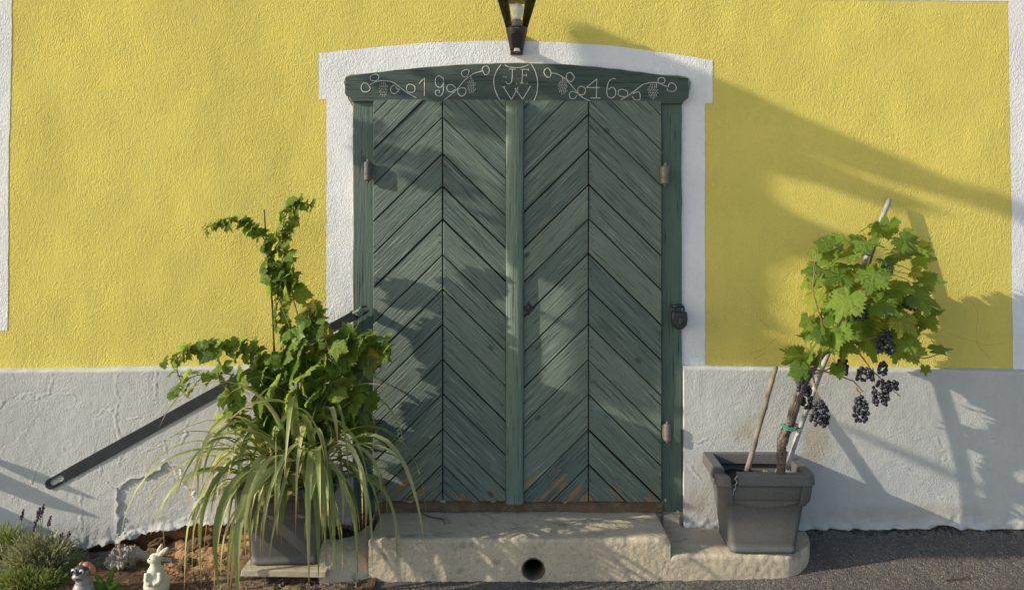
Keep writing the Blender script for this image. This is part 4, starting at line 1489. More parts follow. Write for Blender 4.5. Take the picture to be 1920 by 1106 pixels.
# ---------------------------------------------------------------- pots
def pot(name, label, cx, cy, z0, wt, dt, wb, db, h, rotz, broken):
    t = thing(name, label, 'plant pot', (cx, cy, z0), 'grey square plant pots')
    c_, s_ = math.cos(rotz), math.sin(rotz)

    def W(x, y, z):
        return (cx + x * c_ - y * s_, cy + x * s_ + y * c_, z0 + z)

    def ring(w, d, z, r=.03, n=5, wf=None):
        pts = []
        for qx, qy, a0 in ((1, -1, -90), (1, 1, 0), (-1, 1, 90), (-1, -1, 180)):
            for i in range(n):
                a = math.radians(a0 + 90 * i / (n - 1))
                pts.append((qx * (w / 2 - r) + r * math.cos(a), qy * (d / 2 - r) + r * math.sin(a), z))
        return pts

    def shell(rings, closed_bottom=True, closed_top=False):
        mb = MB()
        n = len(rings[0])
        for rg in rings:
            mb.v += [W(*p) for p in rg]
        for i in range(len(rings) - 1):
            for k in range(n):
                mb.f.append((i * n + k, i * n + (k + 1) % n, (i + 1) * n + (k + 1) % n, (i + 1) * n + k))
        if closed_bottom:
            mb.f.append(tuple(range(n - 1, -1, -1)))
        if closed_top:
            mb.f.append(tuple((len(rings) - 1) * n + k for k in range(n)))
        return mb

    def wd(u):
        return wb + (wt * .90 - wb) * u, db + (dt * .90 - db) * u
    rings = []
    for u in (0, .02, .05, .055, .12, .3, .5, .66):
        w_, d_ = wd(u)
        k = .006 if u in (0, .02, .05) else 0
        rings.append(ring(w_ + k, d_ + k, h * u, .026))
    w_, d_ = wd(.66)
    for u, ex in ((.665, .010), (.70, .012), (.78, .012), (.86, .012)):
        w2, d2 = wd(u)
        rings.append(ring(w2 + ex, d2 + ex, h * u, .026))
    # inside wall
    w2, d2 = wd(.86)
    for u, ex in ((.86, -.004), (.75, -.004), (.55, -.004)):
        w2, d2 = wd(u)
        rings.append(ring(w2 + ex, d2 + ex, h * u, .022))
    body = shell(rings, True, False).build('body', 'pot', t, loc=(cx, cy, z0), smooth=True)
    # earth
    w2, d2 = wd(.78)
    G = []
    for j in range(13):
        for i in range(13):
            x = (i / 12 - .5) * (w2 - .012)
            y = (j / 12 - .5) * (d2 - .012)
            G.append(W(x, y, h * .76 + .012 * float(vn(np.array(x * 25), y * 25, 0, 7))))
    MB().grid(np.array(G).reshape(13, 13, 3)).build('earth', 'pot_earth', t, loc=(cx, cy, z0), smooth=True)
    # rolled rim, in four lengths (the broken pot lacks a piece at its front left corner)
    prof = [(-.006, .87), (.0, .865), (.022, .868), (.026, .875), (.0235, .985), (.020, 1.0), (-.020, 1.0), (-.024, .992), (-.026, .87)]

    def rim(pts2, name='rim'):
        """pts2: polyline (x, y, nx, ny) along the rim"""
        mb = MB()
        k = len(prof)
        for (x, y, nx, ny, sag) in pts2:
            for o_, u in prof:
                mb.v.append(W(x + nx * o_, y + ny * o_, h * u - sag * max(0, (u - .5))))
        n = len(pts2)
        for i in range(n - 1):
            for q in range(k):
                mb.f.append((i * k + q, (i + 1) * k + q, (i + 1) * k + (q + 1) % k, i * k + (q + 1) % k))
        mb.f += [tuple(range(k)), tuple((n - 1) * k + q for q in range(k - 1, -1, -1))]
        return mb.build(name, 'pot', t, loc=(cx, cy, z0), smooth=False)
    wr, dr_ = wt - .042, dt - .042
    per = []
    r = .022
    for qx, qy, a0 in ((1, -1, -90), (1, 1, 0), (-1, 1, 90), (-1, -1, 180)):
        for i in range(6):
            a = math.radians(a0 + 90 * i / 5)
            per.append((qx * (wr / 2 - r) + r * math.cos(a), qy * (dr_ / 2 - r) + r * math.sin(a), math.cos(a), math.sin(a), 0))
    if not broken:
        rim(per + [per[0]])
    else:
        fl = -wr / 2
        fr = -dr_ / 2
        # runs from the front edge right of the break, right round to the left side short of the corner
        seq = [(fl + .065, fr, 0, -1, .0), (fl + .085, fr, 0, -1, 0)] + per[0:18]
        seq += [(fl, fr + .12, -1, 0, 0), (fl, fr + .07, -1, 0, .0)]
        rim(seq)
        # the torn corner, hanging a little lower
        cor = [(fl + .002, fr + .045, -1, 0, .03), (fl, fr + .02, -1, 0, .02)] + [(p[0], p[1], p[2], p[3], .015) for p in per[18:]] + [(fl + .035, fr - .001, 0, -1, .03)]
        rim([(a - .004, b - .006, c, d, e) for a, b, c, d, e in cor], 'rim_corner')
        # jagged tear line in the wall of the pot
        tp = [(fl + .060, .99), (fl + .048, .95), (fl + .060, .91), (fl + .05, .87), (fl + .057, .83), (fl + .047, .79), (fl + .046, .74)]
        mb = MB()
        mb.tube([W(a, -(wd(u)[1] + .016) / 2 - (.012 if u > .86 else 0) - .002, h * u) for a, u in tp], .0022, 5)
        M['tear'] = plain('pale_plastic_tear', (0.42, .40, .36), .7) if 'tear' not in M else M['tear']
        mb.build('tear_line', 'tear', t, loc=(cx, cy, z0))
    # lens-shaped emboss under the rim on the front
    vs, fs = [], []
    nn_ = 24
    for i in range(nn_ + 1):
        u = i / nn_
        x = (u - .5) * wt * .80
        a_ = math.sin(u * math.pi)
        for dz, dy in ((-.034 * a_, 0), (-.031 * a_, .0035), (-.026 * a_, .0015), (.016 * a_, 0)):
            zc = h * .665 + dz
            uu_ = zc / h
            base_d = wd(uu_)[1] / 2 + (.0065 if uu_ > .66 else 0)
            vs.append(W(x, -(base_d + (dy if a_ > .05 else 0)) + .0005, zc))
    for i in range(nn_):
        for q in range(3):
            fs.append((i * 4 + q, i * 4 + q + 1, i * 4 + q + 5, i * 4 + q + 4))
    MB().add(vs, [f[::-1] for f in fs]).build('embossed_swag', 'pot', t, loc=(cx, cy, z0), smooth=True)
    # corner mouldings down from the rim
    for qx in (-1, 1):
        w2, d2 = wd(.78)
        mb = MB()
        a = (qx * (w2 / 2 - .010), -(d2 / 2 + .002))
        for u in (.60, .68, .86):
            w3, d3 = wd(u)
            e = .004 if u < .62 else .0155
            mb.v += [W(qx * (w3 / 2 + e - .002), -(d3 / 2) + .03, h * u), W(qx * (w3 / 2 + e), -(d3 / 2 + e) + .006, h * u), W(qx * (w3 / 2 + e - .006), -(d3 / 2 + e), h * u), W(qx * (w3 / 2 - .03), -(d3 / 2 + e - .002), h * u)]
        for i in range(2):
            for q in range(3):
                f = (i * 4 + q, i * 4 + q + 1, i * 4 + q + 5, i * 4 + q + 4)
                mb.f.append(f if qx < 0 else f[::-1])
        mb.build('corner_moulding', 'pot', t, loc=(cx, cy, z0), smooth=True)
    return t


POTR = (1.126, -.205, ZS + .002)
pot('plant_pot', 'grey plastic pot with a torn front rim standing on the concrete slab', POTR[0], POTR[1], POTR[2], .425, .36, .285, .25, .365, math.radians(-2), True)
POTL = (-1.005, -.255, .093)
pot('plant_pot', 'grey plastic pot on a pale board, overhung by strap leaves', POTL[0], POTL[1], POTL[2], .42, .36, .285, .25, .345, math.radians(4), False)
# board under the left pot
bb = MB()
bz = POTL[2] - .004
bb.prism([(PX(452, -.42), bz - .028), (PX(612, -.42), bz - .034), (PX(612, -.42), bz - .004), (PX(454, -.42), bz + .0)], -.43, -.10, .003)
bb.build('base_board', 'board', None, loc=(POTL[0], -.3, bz - .03), label='pale weathered board under the pot on the left', cat='board')
# straw mulch round the vine stem
mb = MB()
for i in range(120):
    a, r_ = R.uniform(0, 6.3), R.uniform(0.0, .10)
    c = Vector((PX(1468, -.25) + math.cos(a) * r_ * .9, -.24 + math.sin(a) * r_, POTR[2] + .365 * .79))
    d = Vector((R.uniform(-1, 1), R.uniform(-1, 1), R.uniform(0, 1.2))).normalized() * R.uniform(.015, .04)
    mb.tube([c, c + d], [.0012, .0006], 3, False)
mb.build('straw_mulch', 'straw', kind='stuff', label='dry straw round the vine stem in the torn pot', cat='straw')

# ---------------------------------------------------------------- leaf meshes
def grape_leaf(seed, deep=1.0, serr=.07, n=54, cup=.18, full=.60):
    rg = random.Random(seed)
    lobes = [(0, 1.0, .36), (52, .86, .33), (-52, .86, .33), (108, .66, .38), (-108, .66, .38)]
    lobes = [(math.radians(a + rg.uniform(-5, 5)), r * rg.uniform(.9, 1.08), w * rg.uniform(.9, 1.1)) for a, r, w in lobes]
    outl, vein = [], []
    nang = n
    tips = {}
    for i in range(nang):
        th = -math.pi + 2 * math.pi * (i + .5) / nang
        base = full
        r = base
        for a, rr, w in lobes:
            dl = (th - a + math.pi) % (2 * math.pi) - math.pi
            r = max(r, base + (rr - base) * math.exp(-(abs(dl) / w) ** 1.6 * (1 + .35 * deep)))
        sinus = abs(abs(th) - math.pi)
        r *= min(1, .18 + sinus / .55)
        r *= 1 + (serr if i % 2 else -serr) * (.7 + .6 * rg.random())
        outl.append((th, r))
    for a, rr, w in lobes:
        k = min(range(nang), key=lambda i: abs((outl[i][0] - a + math.pi) % (2 * math.pi) - math.pi))
        tips[k] = rr
        outl[k] = (outl[k][0], rr * 1.04)
    ph = rg.uniform(0, 6)
    fold = rg.uniform(.05, .22)

    def zf(r, th, isv):
        return -cup * r * r * rg.uniform(.8, 1.2) + .11 * r * math.sin(3 * th + ph) + .06 * r * math.sin(7 * th + 2 * ph) + fold * abs(math.sin(th)) * r * .6 - (.03 * r if isv else 0) + .05 * r * rg.uniform(-1, 1)
    mb = MB()
    mb.v.append((0, 0, 0))
    att = [1.0]
    for lev, k in ((0, .34), (1, .70), (2, 1.0)):
        for i, (th, r) in enumerate(outl):
            isv = i in tips
            rr = r * k
            mb.v.append((math.cos(th) * rr, math.sin(th) * rr, zf(rr, th, isv)))
            att.append((1.0 if lev < 2 else .9) if isv else 0.0)
    for i in range(nang):
        j = (i + 1) % nang
        if i == nang - 1:
            continue
        mb.f.append((0, 1 + i, 1 + j))
        for lev in (0, 1):
            mb.f.append((1 + lev * nang + i, 1 + (lev + 1) * nang + i, 1 + (lev + 1) * nang + j, 1 + lev * nang + j))
    mb.att = att
    return mb


LEAF_BIG, LEAF_SM = [], []
for i in range(7):
    me = grape_leaf(300 + i, .9, .10, 58, R.uniform(.10, .40), .60).mesh('leaf', True)
    me.materials.append(M['leaf'])
    LEAF_BIG.append(me)
for i in range(7):
    me = grape_leaf(330 + i, .2, .06, 46, R.uniform(.10, .50), .76).mesh('leaf', True)
    me.materials.append(M['leaf2'])
    LEAF_SM.append(me)


def orient(nrm, tip):
    n = nrm.normalized()
    t = tip - n * tip.dot(n)
    if t.length < 1e-4:
        t = n.orthogonal()
    t.normalize()
    b = n.cross(t)
    return Matrix((t, b, n)).transposed()


def jit(v, a, rng=R):
    return Vector((v[0] + rng.uniform(-a, a), v[1] + rng.uniform(-a, a), v[2] + rng.uniform(-a, a)))


def bunch(parent, px, py, Y, w, h, taper=.6, name='grape_bunch', r0=.0088, rng=R):
    """hanging bunch: dense berries in a cone; all berries of a bunch are one mesh"""
    c = P(px, py, Y)
    mb = MB()
    n = int(w * h / (r0 * r0 * 4) * 2.0)
    placed = []
    tries = 0
    while len(placed) < n and tries < n * 30:
        tries += 1
        v = rng.uniform(-1, 1)
        ww = w / 2 * math.sqrt(max(0.04, 1 - (abs(v + .25) / 1.27) ** 2.2)) * (1 if v > 0 else 1 + .0 * v)
        a = rng.uniform(0, 2 * math.pi)
        rr = rng.uniform(.55, 1)
        p = c + Vector((math.cos(a) * ww * rr, math.sin(a) * ww * rr * .8, -v * h / 2))
        p = c + Vector((math.cos(a) * ww * rr, math.sin(a) * ww * rr * .8, v * h / 2))
        r = r0 * rng.uniform(.78, 1.1)
        if all((p - q).length > (r + s) * .78 for q, s in placed):
            placed.append((p, r))
    for p, r in placed:
        mb.ball(p, (r, r, r * 1.12), 8, 6)
    mb.build(name, 'grape', parent, loc=c, smooth=True)


# ---------------------------------------------------------------- vine in the torn pot
BASE_R = Vector((PX(1464, -.335), -.335, POTR[2] + .365 * .72))
vine = thing('grape_vine', 'old potted vine with large serrated leaves and dark grape bunches', 'vine', BASE_R)
trunk_pts = lerp_pts([BASE_R, P(1466, 835, -.338), P(1480, 795, -.335), P(1492, 760, -.33), P(1506, 720, -.32), P(1530, 680, -.31), P(1558, 640, -.30), P(1590, 590, -.28), P(1615, 540, -.26), P(1635, 480, -.23), P(1652, 430, -.20)], 60)
rad = [np.interp(i / 59, [0, .12, .3, .45, .6, 1], [.014, .019, .017, .014, .009, .004]) for i in range(60)]
n = 14
mb = MB().tube(trunk_pts, rad, n)
v = np.array(mb.v)
cc = np.repeat(np.array([tuple(p) for p in trunk_pts]), n, 0)
ang_k = np.tile(np.arange(n) / n * 2 * math.pi, 60)
k = 1 + .38 * vn(ang_k * 1.6 + np.repeat(np.arange(60) * .12, n), np.repeat(np.arange(60) * .05, n), 0, 9) + .22 * fbm(v[:, 0] * 60, v[:, 1] * 60, v[:, 2] * 22, 3, 10)
v = cc + (v - cc) * k[:, None]
mb.v = [tuple(p) for p in v.tolist()]
mb.build('trunk', 'bark', vine, loc=BASE_R, smooth=True)
# peeling strips of bark
mb = MB()
for i in range(46):
    s = R.randint(2, 30)
    L_ = R.randint(3, 7)
    a = R.uniform(0, 6.3)
    pts = []
    for q in range(L_):
        c = trunk_pts[s + q]
        rr = rad[s + q] * (1.12 + (.25 * q / L_ if R.random() < .5 else 0))
        pts.append(c + Vector((math.cos(a) * rr, math.sin(a) * rr, 0)) + Vector((R.uniform(-.002, .002),) * 3))
    mb.tube(pts, [.0026 * (1 - .5 * abs(q / L_ - .4)) for q in range(L_)], 4)
mb.build('bark_strips', 'bark', vine, loc=BASE_R, kind='stuff')

RV = random.Random(77)
CROWN = [(1640, 412), (1668, 415), (1690, 432), (1725, 440), (1738, 480), (1728, 505), (1750, 535), (1762, 570), (1742, 600), (1735, 640), (1728, 676), (1695, 672), (1660, 640), (1615, 640), (1575, 655), (1540, 668), (1515, 690), (1498, 712), (1492, 690), (1505, 640), (1512, 600), (1520, 540), (1516, 520), (1535, 490), (1518, 465), (1540, 445), (1580, 440), (1612, 432)]
shoots = [
    [(1590, 590, -.14), (1640, 560, -.2), (1700, 560, -.2), (1745, 570, -.18)], [(1560, 640, -.15), (1540, 600, -.2), (1525, 540, -.2), (1530, 470, -.18)],
    [(1615, 540, -.13), (1660, 500, -.18), (1700, 460, -.2), (1720, 445, -.2)], [(1600, 570, -.14), (1680, 620, -.22), (1720, 670, -.2), (1770, 660, -.18)],
    [(1545, 660, -.15), (1600, 640, -.25), (1660, 630, -.25)], [(1635, 480, -.12), (1590, 470, -.2), (1540, 450, -.2)],
    [(1520, 690, -.17), (1560, 700, -.2), (1600, 715, -.2), (1618, 735, -.2)], [(1540, 670, -.16), (1590, 640, -.2), (1630, 690, -.2), (1655, 712, -.2), (1688, 742, -.2)]]
mb = MB()
for l in shoots:
    p = lerp_pts([P(q[0], q[1], q[2] - .12) for q in l], 16)
    mb.tube([jit(q, .003) for q in p], [.0042 - .0022 * i / 15 for i in range(16)], 6)
# reddish stalks that carry the low bunches
for l in ([(1520, 690, -.2), (1528, 720, -.22), (1536, 752, -.23)], [(1605, 725, -.2), (1614, 742, -.2)], [(1500, 715, -.18), (1530, 700, -.2), (1560, 690, -.2)], [(1500, 720, -.2), (1512, 735, -.2)], [(1636, 690, -.2), (1640, 715, -.2)]):
    p = lerp_pts([P(q[0], q[1], q[2] - .12) for q in l], 8)
    mb.tube([jit(q, .002) for q in p], .0034, 6)
mb.build('shoots', 'shoot', vine, loc=BASE_R, smooth=True)


def add_leaf(parent, meshes, p, nrm, tip, size, rng, name='leaf'):
    o = place(rng.choice(meshes), name, p, orient(nrm, tip), (size * rng.uniform(.9, 1.12), size * rng.uniform(.88, 1.1), size * rng.uniform(.8, 1.3)), parent)
    return o


def petiole(mb, p, q, r=.0014):
    m = p.lerp(q, .5) + Vector((0, 0, .008))
    mb.tube([p, m, q], r, 4, False)


placed = []
pet = MB()
cnt = 0
tries = 0
while cnt < 80 and tries < 8000:
    tries += 1
    px, py = RV.uniform(1485, 1770), RV.uniform(410, 715)
    if not inside(np.array([px]), np.array([py]), CROWN)[0]:
        continue
    sz = RV.uniform(.045, .080) if py < 470 else RV.uniform(.048, .105)
    if px > 1690:
        sz *= .85
    if min([math.hypot(px - a, py - b) for a, b in placed] + [99]) < 15:
        continue
    placed.append((px, py))
    cxp = 1620 + (560 - py) * .15
    dep = 1 - min(1, math.hypot((px - cxp) / 140, (py - 560) / 170))
    Y = -.20 - RV.uniform(0, .16) * (.35 + dep) - (.08 if (py > 610 and px < 1590) else 0)
    p = P(px, py, Y)
    out = Vector(((px - cxp) / 140, 0, (560 - py) / 170))
    nrm = Vector((-.7, -.45, .5)) + out * .45
    nrm = jit(nrm, .95, RV)
    tip = Vector((out.x * .9 + .15, -.25, -.75 + out.z * .35))
    tip = jit(tip, .45, RV)
    add_leaf(vine, LEAF_BIG, p, nrm, tip, sz, RV)
    j = min(trunk_pts[24:], key=lambda q: (q - p).length)
    petiole(pet, p, p.lerp(j, .5) + Vector((0, .03, 0)))
    cnt += 1
# leaves picked out one by one: (px, py, Y, size, normal, tip)
for px, py, Y, sz, nrm, tip in (
        (1590, 560, -.36, .118, (-.35, -.8, .45), (-.55, -.3, -.6)), (1640, 515, -.34, .10, (-.2, -.8, .5), (-.35, -.2, -.8)), (1650, 570, -.34, .095, (-.1, -.7, .6), (.6, -.2, -.5)),
        (1695, 450, -.25, .075, (.2, -.8, .4), (.5, 0, -.8)), (1720, 555, -.25, .095, (.25, -.75, .4), (.9, -.1, -.4)), (1700, 640, -.28, .085, (.1, -.8, .45), (.3, 0, -.9)),
        (1755, 655, -.2, .055, (.1, -.5, .7), (.95, -.1, -.2)), (1570, 690, -.26, .055, (0, -.9, .35), (.1, 0, -1)), (1500, 690, -.27, .058, (-.3, -.9, .1), (-.2, 0, -1)),
        (1535, 525, -.24, .065, (-.2, -.7, .5), (-.9, 0, -.3)), (1548, 455, -.22, .060, (-.2, -.9, .3), (-.6, 0, -.7)), (1625, 455, -.27, .075, (-.1, -.5, .8), (-.2, -.6, -.5)),
        (1560, 640, -.25, .075, (-.3, -.8, .4), (-.7, 0, -.6)), (1690, 600, -.3, .085, (.1, -.8, .4), (.5, 0, -.7)), (1735, 690, -.2, .035, (.1, -.8, .3), (0, 0, -1)), (1528, 620, -.25, .07, (-.3, -.7, .5), (-.7, -.1, -.5))):
    p = P(px, py, Y - .08)
    add_leaf(vine, LEAF_BIG, p, Vector(nrm) + Vector((-.3, .1, .1)), Vector(tip), sz, RV)
    petiole(pet, p, p + Vector((RV.uniform(-.03, .03), .08, .03)))
pet.build('leaf_stalks', 'shoot', vine, loc=BASE_R, kind='stuff')
for px, py, Y, w, h in ((1537, 775, -.235, .085, .105), (1614, 766, -.20, .062, .115), (1652, 736, -.20, .075, .110), (1674, 722, -.20, .05, .05), (1621, 701, -.21, .085, .058), (1655, 690, -.2, .05, .05), (1580, 686, -.2, .05, .07), (1512, 745, -.2, .055, .10), (1503, 722, -.21, .045, .06), (1612, 580, -.27, .07, .09), (1660, 640, -.26, .075, .10), (1705, 568, -.2, .06, .06), (1662, 508, -.26, .05, .05)):
    bunch(vine, px, py, Y - .11, w, h, rng=RV)
# cord tie
tc = P(1481, 799, -.330)
mb = MB()
for dz in (-.005, .004):
    mb.tube([(tc.x + .034 * math.cos(a), tc.y + .034 * math.sin(a), tc.z + dz + .006 * math.cos(a * 2)) for a in [2 * math.pi * i / 18 for i in range(19)]], .0035, 6)
mb.tube([(tc.x + .03, tc.y - .02, tc.z), (tc.x + .045, tc.y - .035, tc.z - .012)], .0025, 5)
mb.build('cord_tie', 'tie', None, loc=tc, label='green cord tied round the vine trunk and the pale stake', cat='cord')
# stake
mb = MB()
st0, st1 = P(1474, 880, -.300), P(1668, 374, -.035)
st_pts = lerp_pts([st0, P(1503, 795, -.275), P(1553, 660, -.21), P(1614, 510, -.115), st1], 24)
mb.tube(st_pts, .0115, 12)
mb.build('vine_stake', 'pole', None, loc=st0, smooth=True, label='pale round stake leaning on the yellow wall through the vine leaves', cat='stake')
# grey rod
mb = MB()
a, b = P(1400, 884, -.26), P(1455, 687, -.075)
pp = [a.lerp(b, i / 20) + Vector((.0008 * math.sin(i * .7), 0, 0)) for i in range(21)]
mb.tube(pp, [.0125 - .002 * i / 20 + (.0012 if i in (5, 12, 17) else 0) for i in range(21)], 10, wob=.05)
mb.build('rod', 'stick', None, loc=a, smooth=True, label='bare grey rod standing in the torn pot and leaning on the plinth', cat='stick')

# ---------------------------------------------------------------- vine in the left pot
RL = random.Random(123)
BASE_L = Vector((POTL[0], POTL[1], POTL[2] + .26))
vl = thing('young_vine', 'bushy young vine with small rounded leaves and long arching shoots', 'vine', BASE_L)
SH = [
    ([(545, 860, -.25), (560, 700, -.29), (545, 620, -.29), (518, 545, -.28), (508, 490, -.27), (490, 440, -.26), (452, 416, -.25), (412, 417, -.25), (378, 432, -.25)], .046, .022, 40, .38),
    ([(560, 860, -.25), (575, 700, -.29), (565, 620, -.28), (545, 540, -.27), (535, 480, -.27), (530, 430, -.27), (542, 392, -.27), (562, 381, -.27), (590, 388, -.27)], .048, .022, 40, .36),
    ([(550, 860, -.25), (560, 740, -.27), (540, 640, -.26), (525, 560, -.24), (520, 490, -.22)], .052, .042, 22, .35),
    ([(545, 850, -.26), (530, 740, -.31), (500, 680, -.33), (450, 655, -.33), (400, 648, -.33), (350, 656, -.33), (303, 682, -.33)], .052, .028, 30, .42),
    ([(540, 850, -.28), (520, 760, -.35), (470, 715, -.37), (420, 700, -.38), (365, 705, -.38), (318, 738, -.38)], .052, .038, 14, .42),
    ([(575, 850, -.25), (600, 720, -.3), (640, 655, -.34), (675, 630, -.35), (705, 640, -.35), (728, 668, -.35)], .056, .032, 18, .40),
    ([(400, 655, -.33), (345, 660, -.34), (332, 690, -.34), (345, 730, -.35)], .028, .026, 8, .3),
    ([(560, 850, -.25), (600, 760, -.38), (625, 700, -.4), (600, 610, -.36), (575, 575, -.33)], .055, .036, 18, .3),
]
mbs = MB()
pet = MB()
nleaf = 0
for pts, s0, s1, nl, st in SH:
    path = lerp_pts([P(*q) for q in pts], 60)
    mbs.tube([jit(q, .0015, RL) for q in path], [.0042 - .0026 * i / 59 for i in range(60)], 6)
    for i in range(nl):
        u = st + (1 - st) * (i + RL.uniform(-.3, .3)) / (nl - 1)
        u = min(.999, max(.15, u))
        p = path[int(u * 59)]
        tg = (path[min(59, int(u * 59) + 2)] - path[max(0, int(u * 59) - 2)]).normalized()
        s = s0 + (s1 - s0) * ((u - st) / (1 - st) if u > st else 0)
        s *= RL.uniform(.8, 1.3)
        side = Vector((-tg.z, 0, tg.x)) * (1 if i % 2 else -1)
        off = side * RL.uniform(.1, .75) * s + Vector((0, RL.uniform(-.7, .4) * s, 0))
        q = p + off
        nrm = jit(Vector((-.85, -.4, .5)) + side * .3, .7, RL)
        tip = jit(side * .7 + tg * .2 + Vector((0, -.2, -.6)), .5, RL)
        add_leaf(vl, LEAF_SM, q, nrm, tip, s, RL)
        petiole(pet, p, q, .001)
        nleaf += 1
# heart of the bush
HEART = [(500, 640), (560, 600), (590, 560), (615, 610), (660, 630), (700, 660), (715, 700), (700, 760), (670, 820), (600, 840), (520, 840), (440, 810), (395, 775), (440, 720), (470, 690)]
k = 0
while k < 116:
    px, py = RL.uniform(400, 720), RL.uniform(560, 810)
    if not inside(np.array([px]), np.array([py]), HEART)[0]:
        continue
    d = 1 - min(1, math.hypot((px - 570) / 170, (py - 710) / 120))
    Y = -.25 - RL.uniform(0, .16) * (.4 + d * .8)
    p = P(px, py, Y)
    out = Vector(((px - 570) / 150, 0, (700 - py) / 120))
    nrm = jit(Vector((-.8, -.4, .5)) + out * .35, .75, RL)
    tip = jit(out * .4 + Vector((0, -.3, -.7)), .55, RL)
    add_leaf(vl, LEAF_SM, p, nrm, tip, RL.uniform(.050, .088), RL)
    q = P(px * .8 + 565 * .2, py * .8 + 780 * .2, Y + .05)
    petiole(pet, p, q, .0011)
    k += 1
FILL = [grape_leaf(360 + i, .2, .06, 30, .3, .76) for i in range(4)]
fmb = MB()
fmb.att = []


def bake(p, nrm, tip, size):
    src = RL.choice(FILL)
    Rm = orient(nrm, tip)
    n0 = len(fmb.v)
    fmb.v += [tuple(p + Rm @ (Vector(v) * size)) for v in src.v]
    fmb.f += [tuple(i + n0 for i in f) for f in src.f]
    fmb.att += src.att


for pts, s0, s1, nl, st in SH[:4] + SH[5:6] + SH[7:]:
    path = lerp_pts([P(*q) for q in pts], 60)
    for i in range(int(nl * .9)):
        u = st + (.93 - st) * RL.random()
        p = path[int(u * 59)]
        s = (s0 + (s1 - s0) * (u - st) / (1 - st)) * RL.uniform(.6, .95)
        q = p + Vector((RL.uniform(-1, 1) * s * .9, RL.uniform(-.3, 1) * s, RL.uniform(-1, 1) * s * .6))
        bake(q, jit(Vector((-.6, -.5, .5)), .8, RL), jit(Vector((0, -.2, -.7)), .7, RL), s)
k = 0
while k < 60:
    px, py = RL.uniform(400, 720), RL.uniform(560, 850)
    if not inside(np.array([px]), np.array([py]), HEART)[0]:
        continue
    bake(P(px, py, RL.uniform(-.37, -.23)), jit(Vector((-.6, -.5, .5)), .8, RL), jit(Vector((0, -.2, -.7)), .7, RL), RL.uniform(.035, .07))
    k += 1
fmb.build('inner_leaves', 'leaf2', vl, loc=BASE_L, smooth=True, kind='stuff')
mbs.build('shoots', 'greenshoot', vl, loc=BASE_L, smooth=True)
pet.build('leaf_stalks', 'greenshoot', vl, loc=BASE_L, kind='stuff')
bunch(vl, 500, 512, -.27, .035, .045, name='grape_bunch', r0=.006, rng=RL)
# cane
mb = MB()
a, b = P(530, 860, -.27), P(496, 393, -.26)
pp = [a.lerp(b, i / 24) + Vector((.003 * math.sin(i * .5), 0, 0)) for i in range(25)]
mb.tube(pp, [.005 - .0018 * i / 24 + (.0012 if i % 5 == 0 else 0) for i in range(25)], 7)
mb.build('plant_cane', 'cane', None, loc=a, smooth=True, label='thin brown cane rising out of the young vine', cat='cane')
# small white blossoms behind the leaves
fl = thing('white_blossom', 'spray of small white blossoms beside the jamb on the left', 'flower', P(650, 720, -.2))
mb = MB()
mb.tube(lerp_pts([P(620, 800, -.22), P(645, 740, -.2), P(655, 680, -.2)], 10), .0016, 5)
mb.build('stem', 'greenshoot', fl, loc=P(650, 720, -.2))
for px, py in ((652, 668), (658, 676), (650, 682), (647, 705), (654, 712), (640, 728)):
    c = P(px, py, -.24)
    mb = MB()
    for i in range(5):
        a = 2 * math.pi * i / 5 + R.uniform(-.2, .2)
        d = Vector((math.cos(a), -.3, math.sin(a)))
        s_ = Vector((-math.sin(a), 0, math.cos(a)))
        mb.add([c, c + d * .009 + s_ * .004, c + d * .015 + Vector((0, -.002, 0)), c + d * .009 - s_ * .004], [(0, 1, 2, 3)])
    mb.build('blossom', 'flower', fl, loc=c)

# ---------------------------------------------------------------- strap-leaved plant
RB = random.Random(9)
BP = Vector((POTL[0] + .02, POTL[1], POTL[2] + .26))
strap = thing('strap_leaf_plant', 'arching pale green strap leaves spilling over the left pot', 'plant', BP)


def blade(p0, v0, L, w, droop, seg=14, twist=0.0):
    """arching blade: starts along v0, bends over under its weight"""
    pts = [Vector(p0)]
    d = Vector(v0).normalized()
    sway = Vector((RB.uniform(-1, 1), RB.uniform(-1, 1), 0))
    ph_ = RB.uniform(0, 6)
    st = L / seg
    for i in range(seg):
        t = i / seg
        d = (d + Vector((0, 0, -1)) * droop * (0.25 + 1.5 * t) / seg * 2.2 + sway * math.sin(t * 5 + ph_) * .12)
        d.normalize()
        pts.append(pts[-1] + d * st)
    mb = MB()
    att = []
    h = Vector((v0[0], v0[1], 0))
    if h.length < 1e-3:
        h = Vector((0, -1, 0))
    h.normalize()
    side = Vector((-h.y, h.x, 0))
    for i, p in enumerate(pts):
        t = i / seg
        ww = w * min(1, .5 + 1.6 * t) * max(0.02, (1 - t ** 2.2))
        tg = (pts[min(i + 1, seg)] - pts[max(i - 1, 0)]).normalized()
        up = side.cross(tg)
        sd = (Matrix.Rotation(twist * t, 3, tg) @ side)
        up = sd.cross(tg)
        mb.v += [tuple(p - sd * ww / 2 - up * ww * .16), tuple(p), tuple(p + sd * ww / 2 - up * ww * .16)]
        att += [t, t, t]
    for i in range(seg):
        for q in (0, 1):
            mb.f.append((i * 3 + q, i * 3 + q + 1, i * 3 + q + 4, i * 3 + q + 3))
    mb.att = att
    return mb


specs = []
for i in range(150):
    az = RB.choice([RB.uniform(-2.9, -.25), RB.uniform(-2.6, -.5), RB.uniform(-3.3, .3)])
    el = RB.uniform(.85, 1.5)
    specs.append((az, el, RB.uniform(.36, .98), RB.uniform(.020, .048), RB.uniform(1.3, 3.4)))
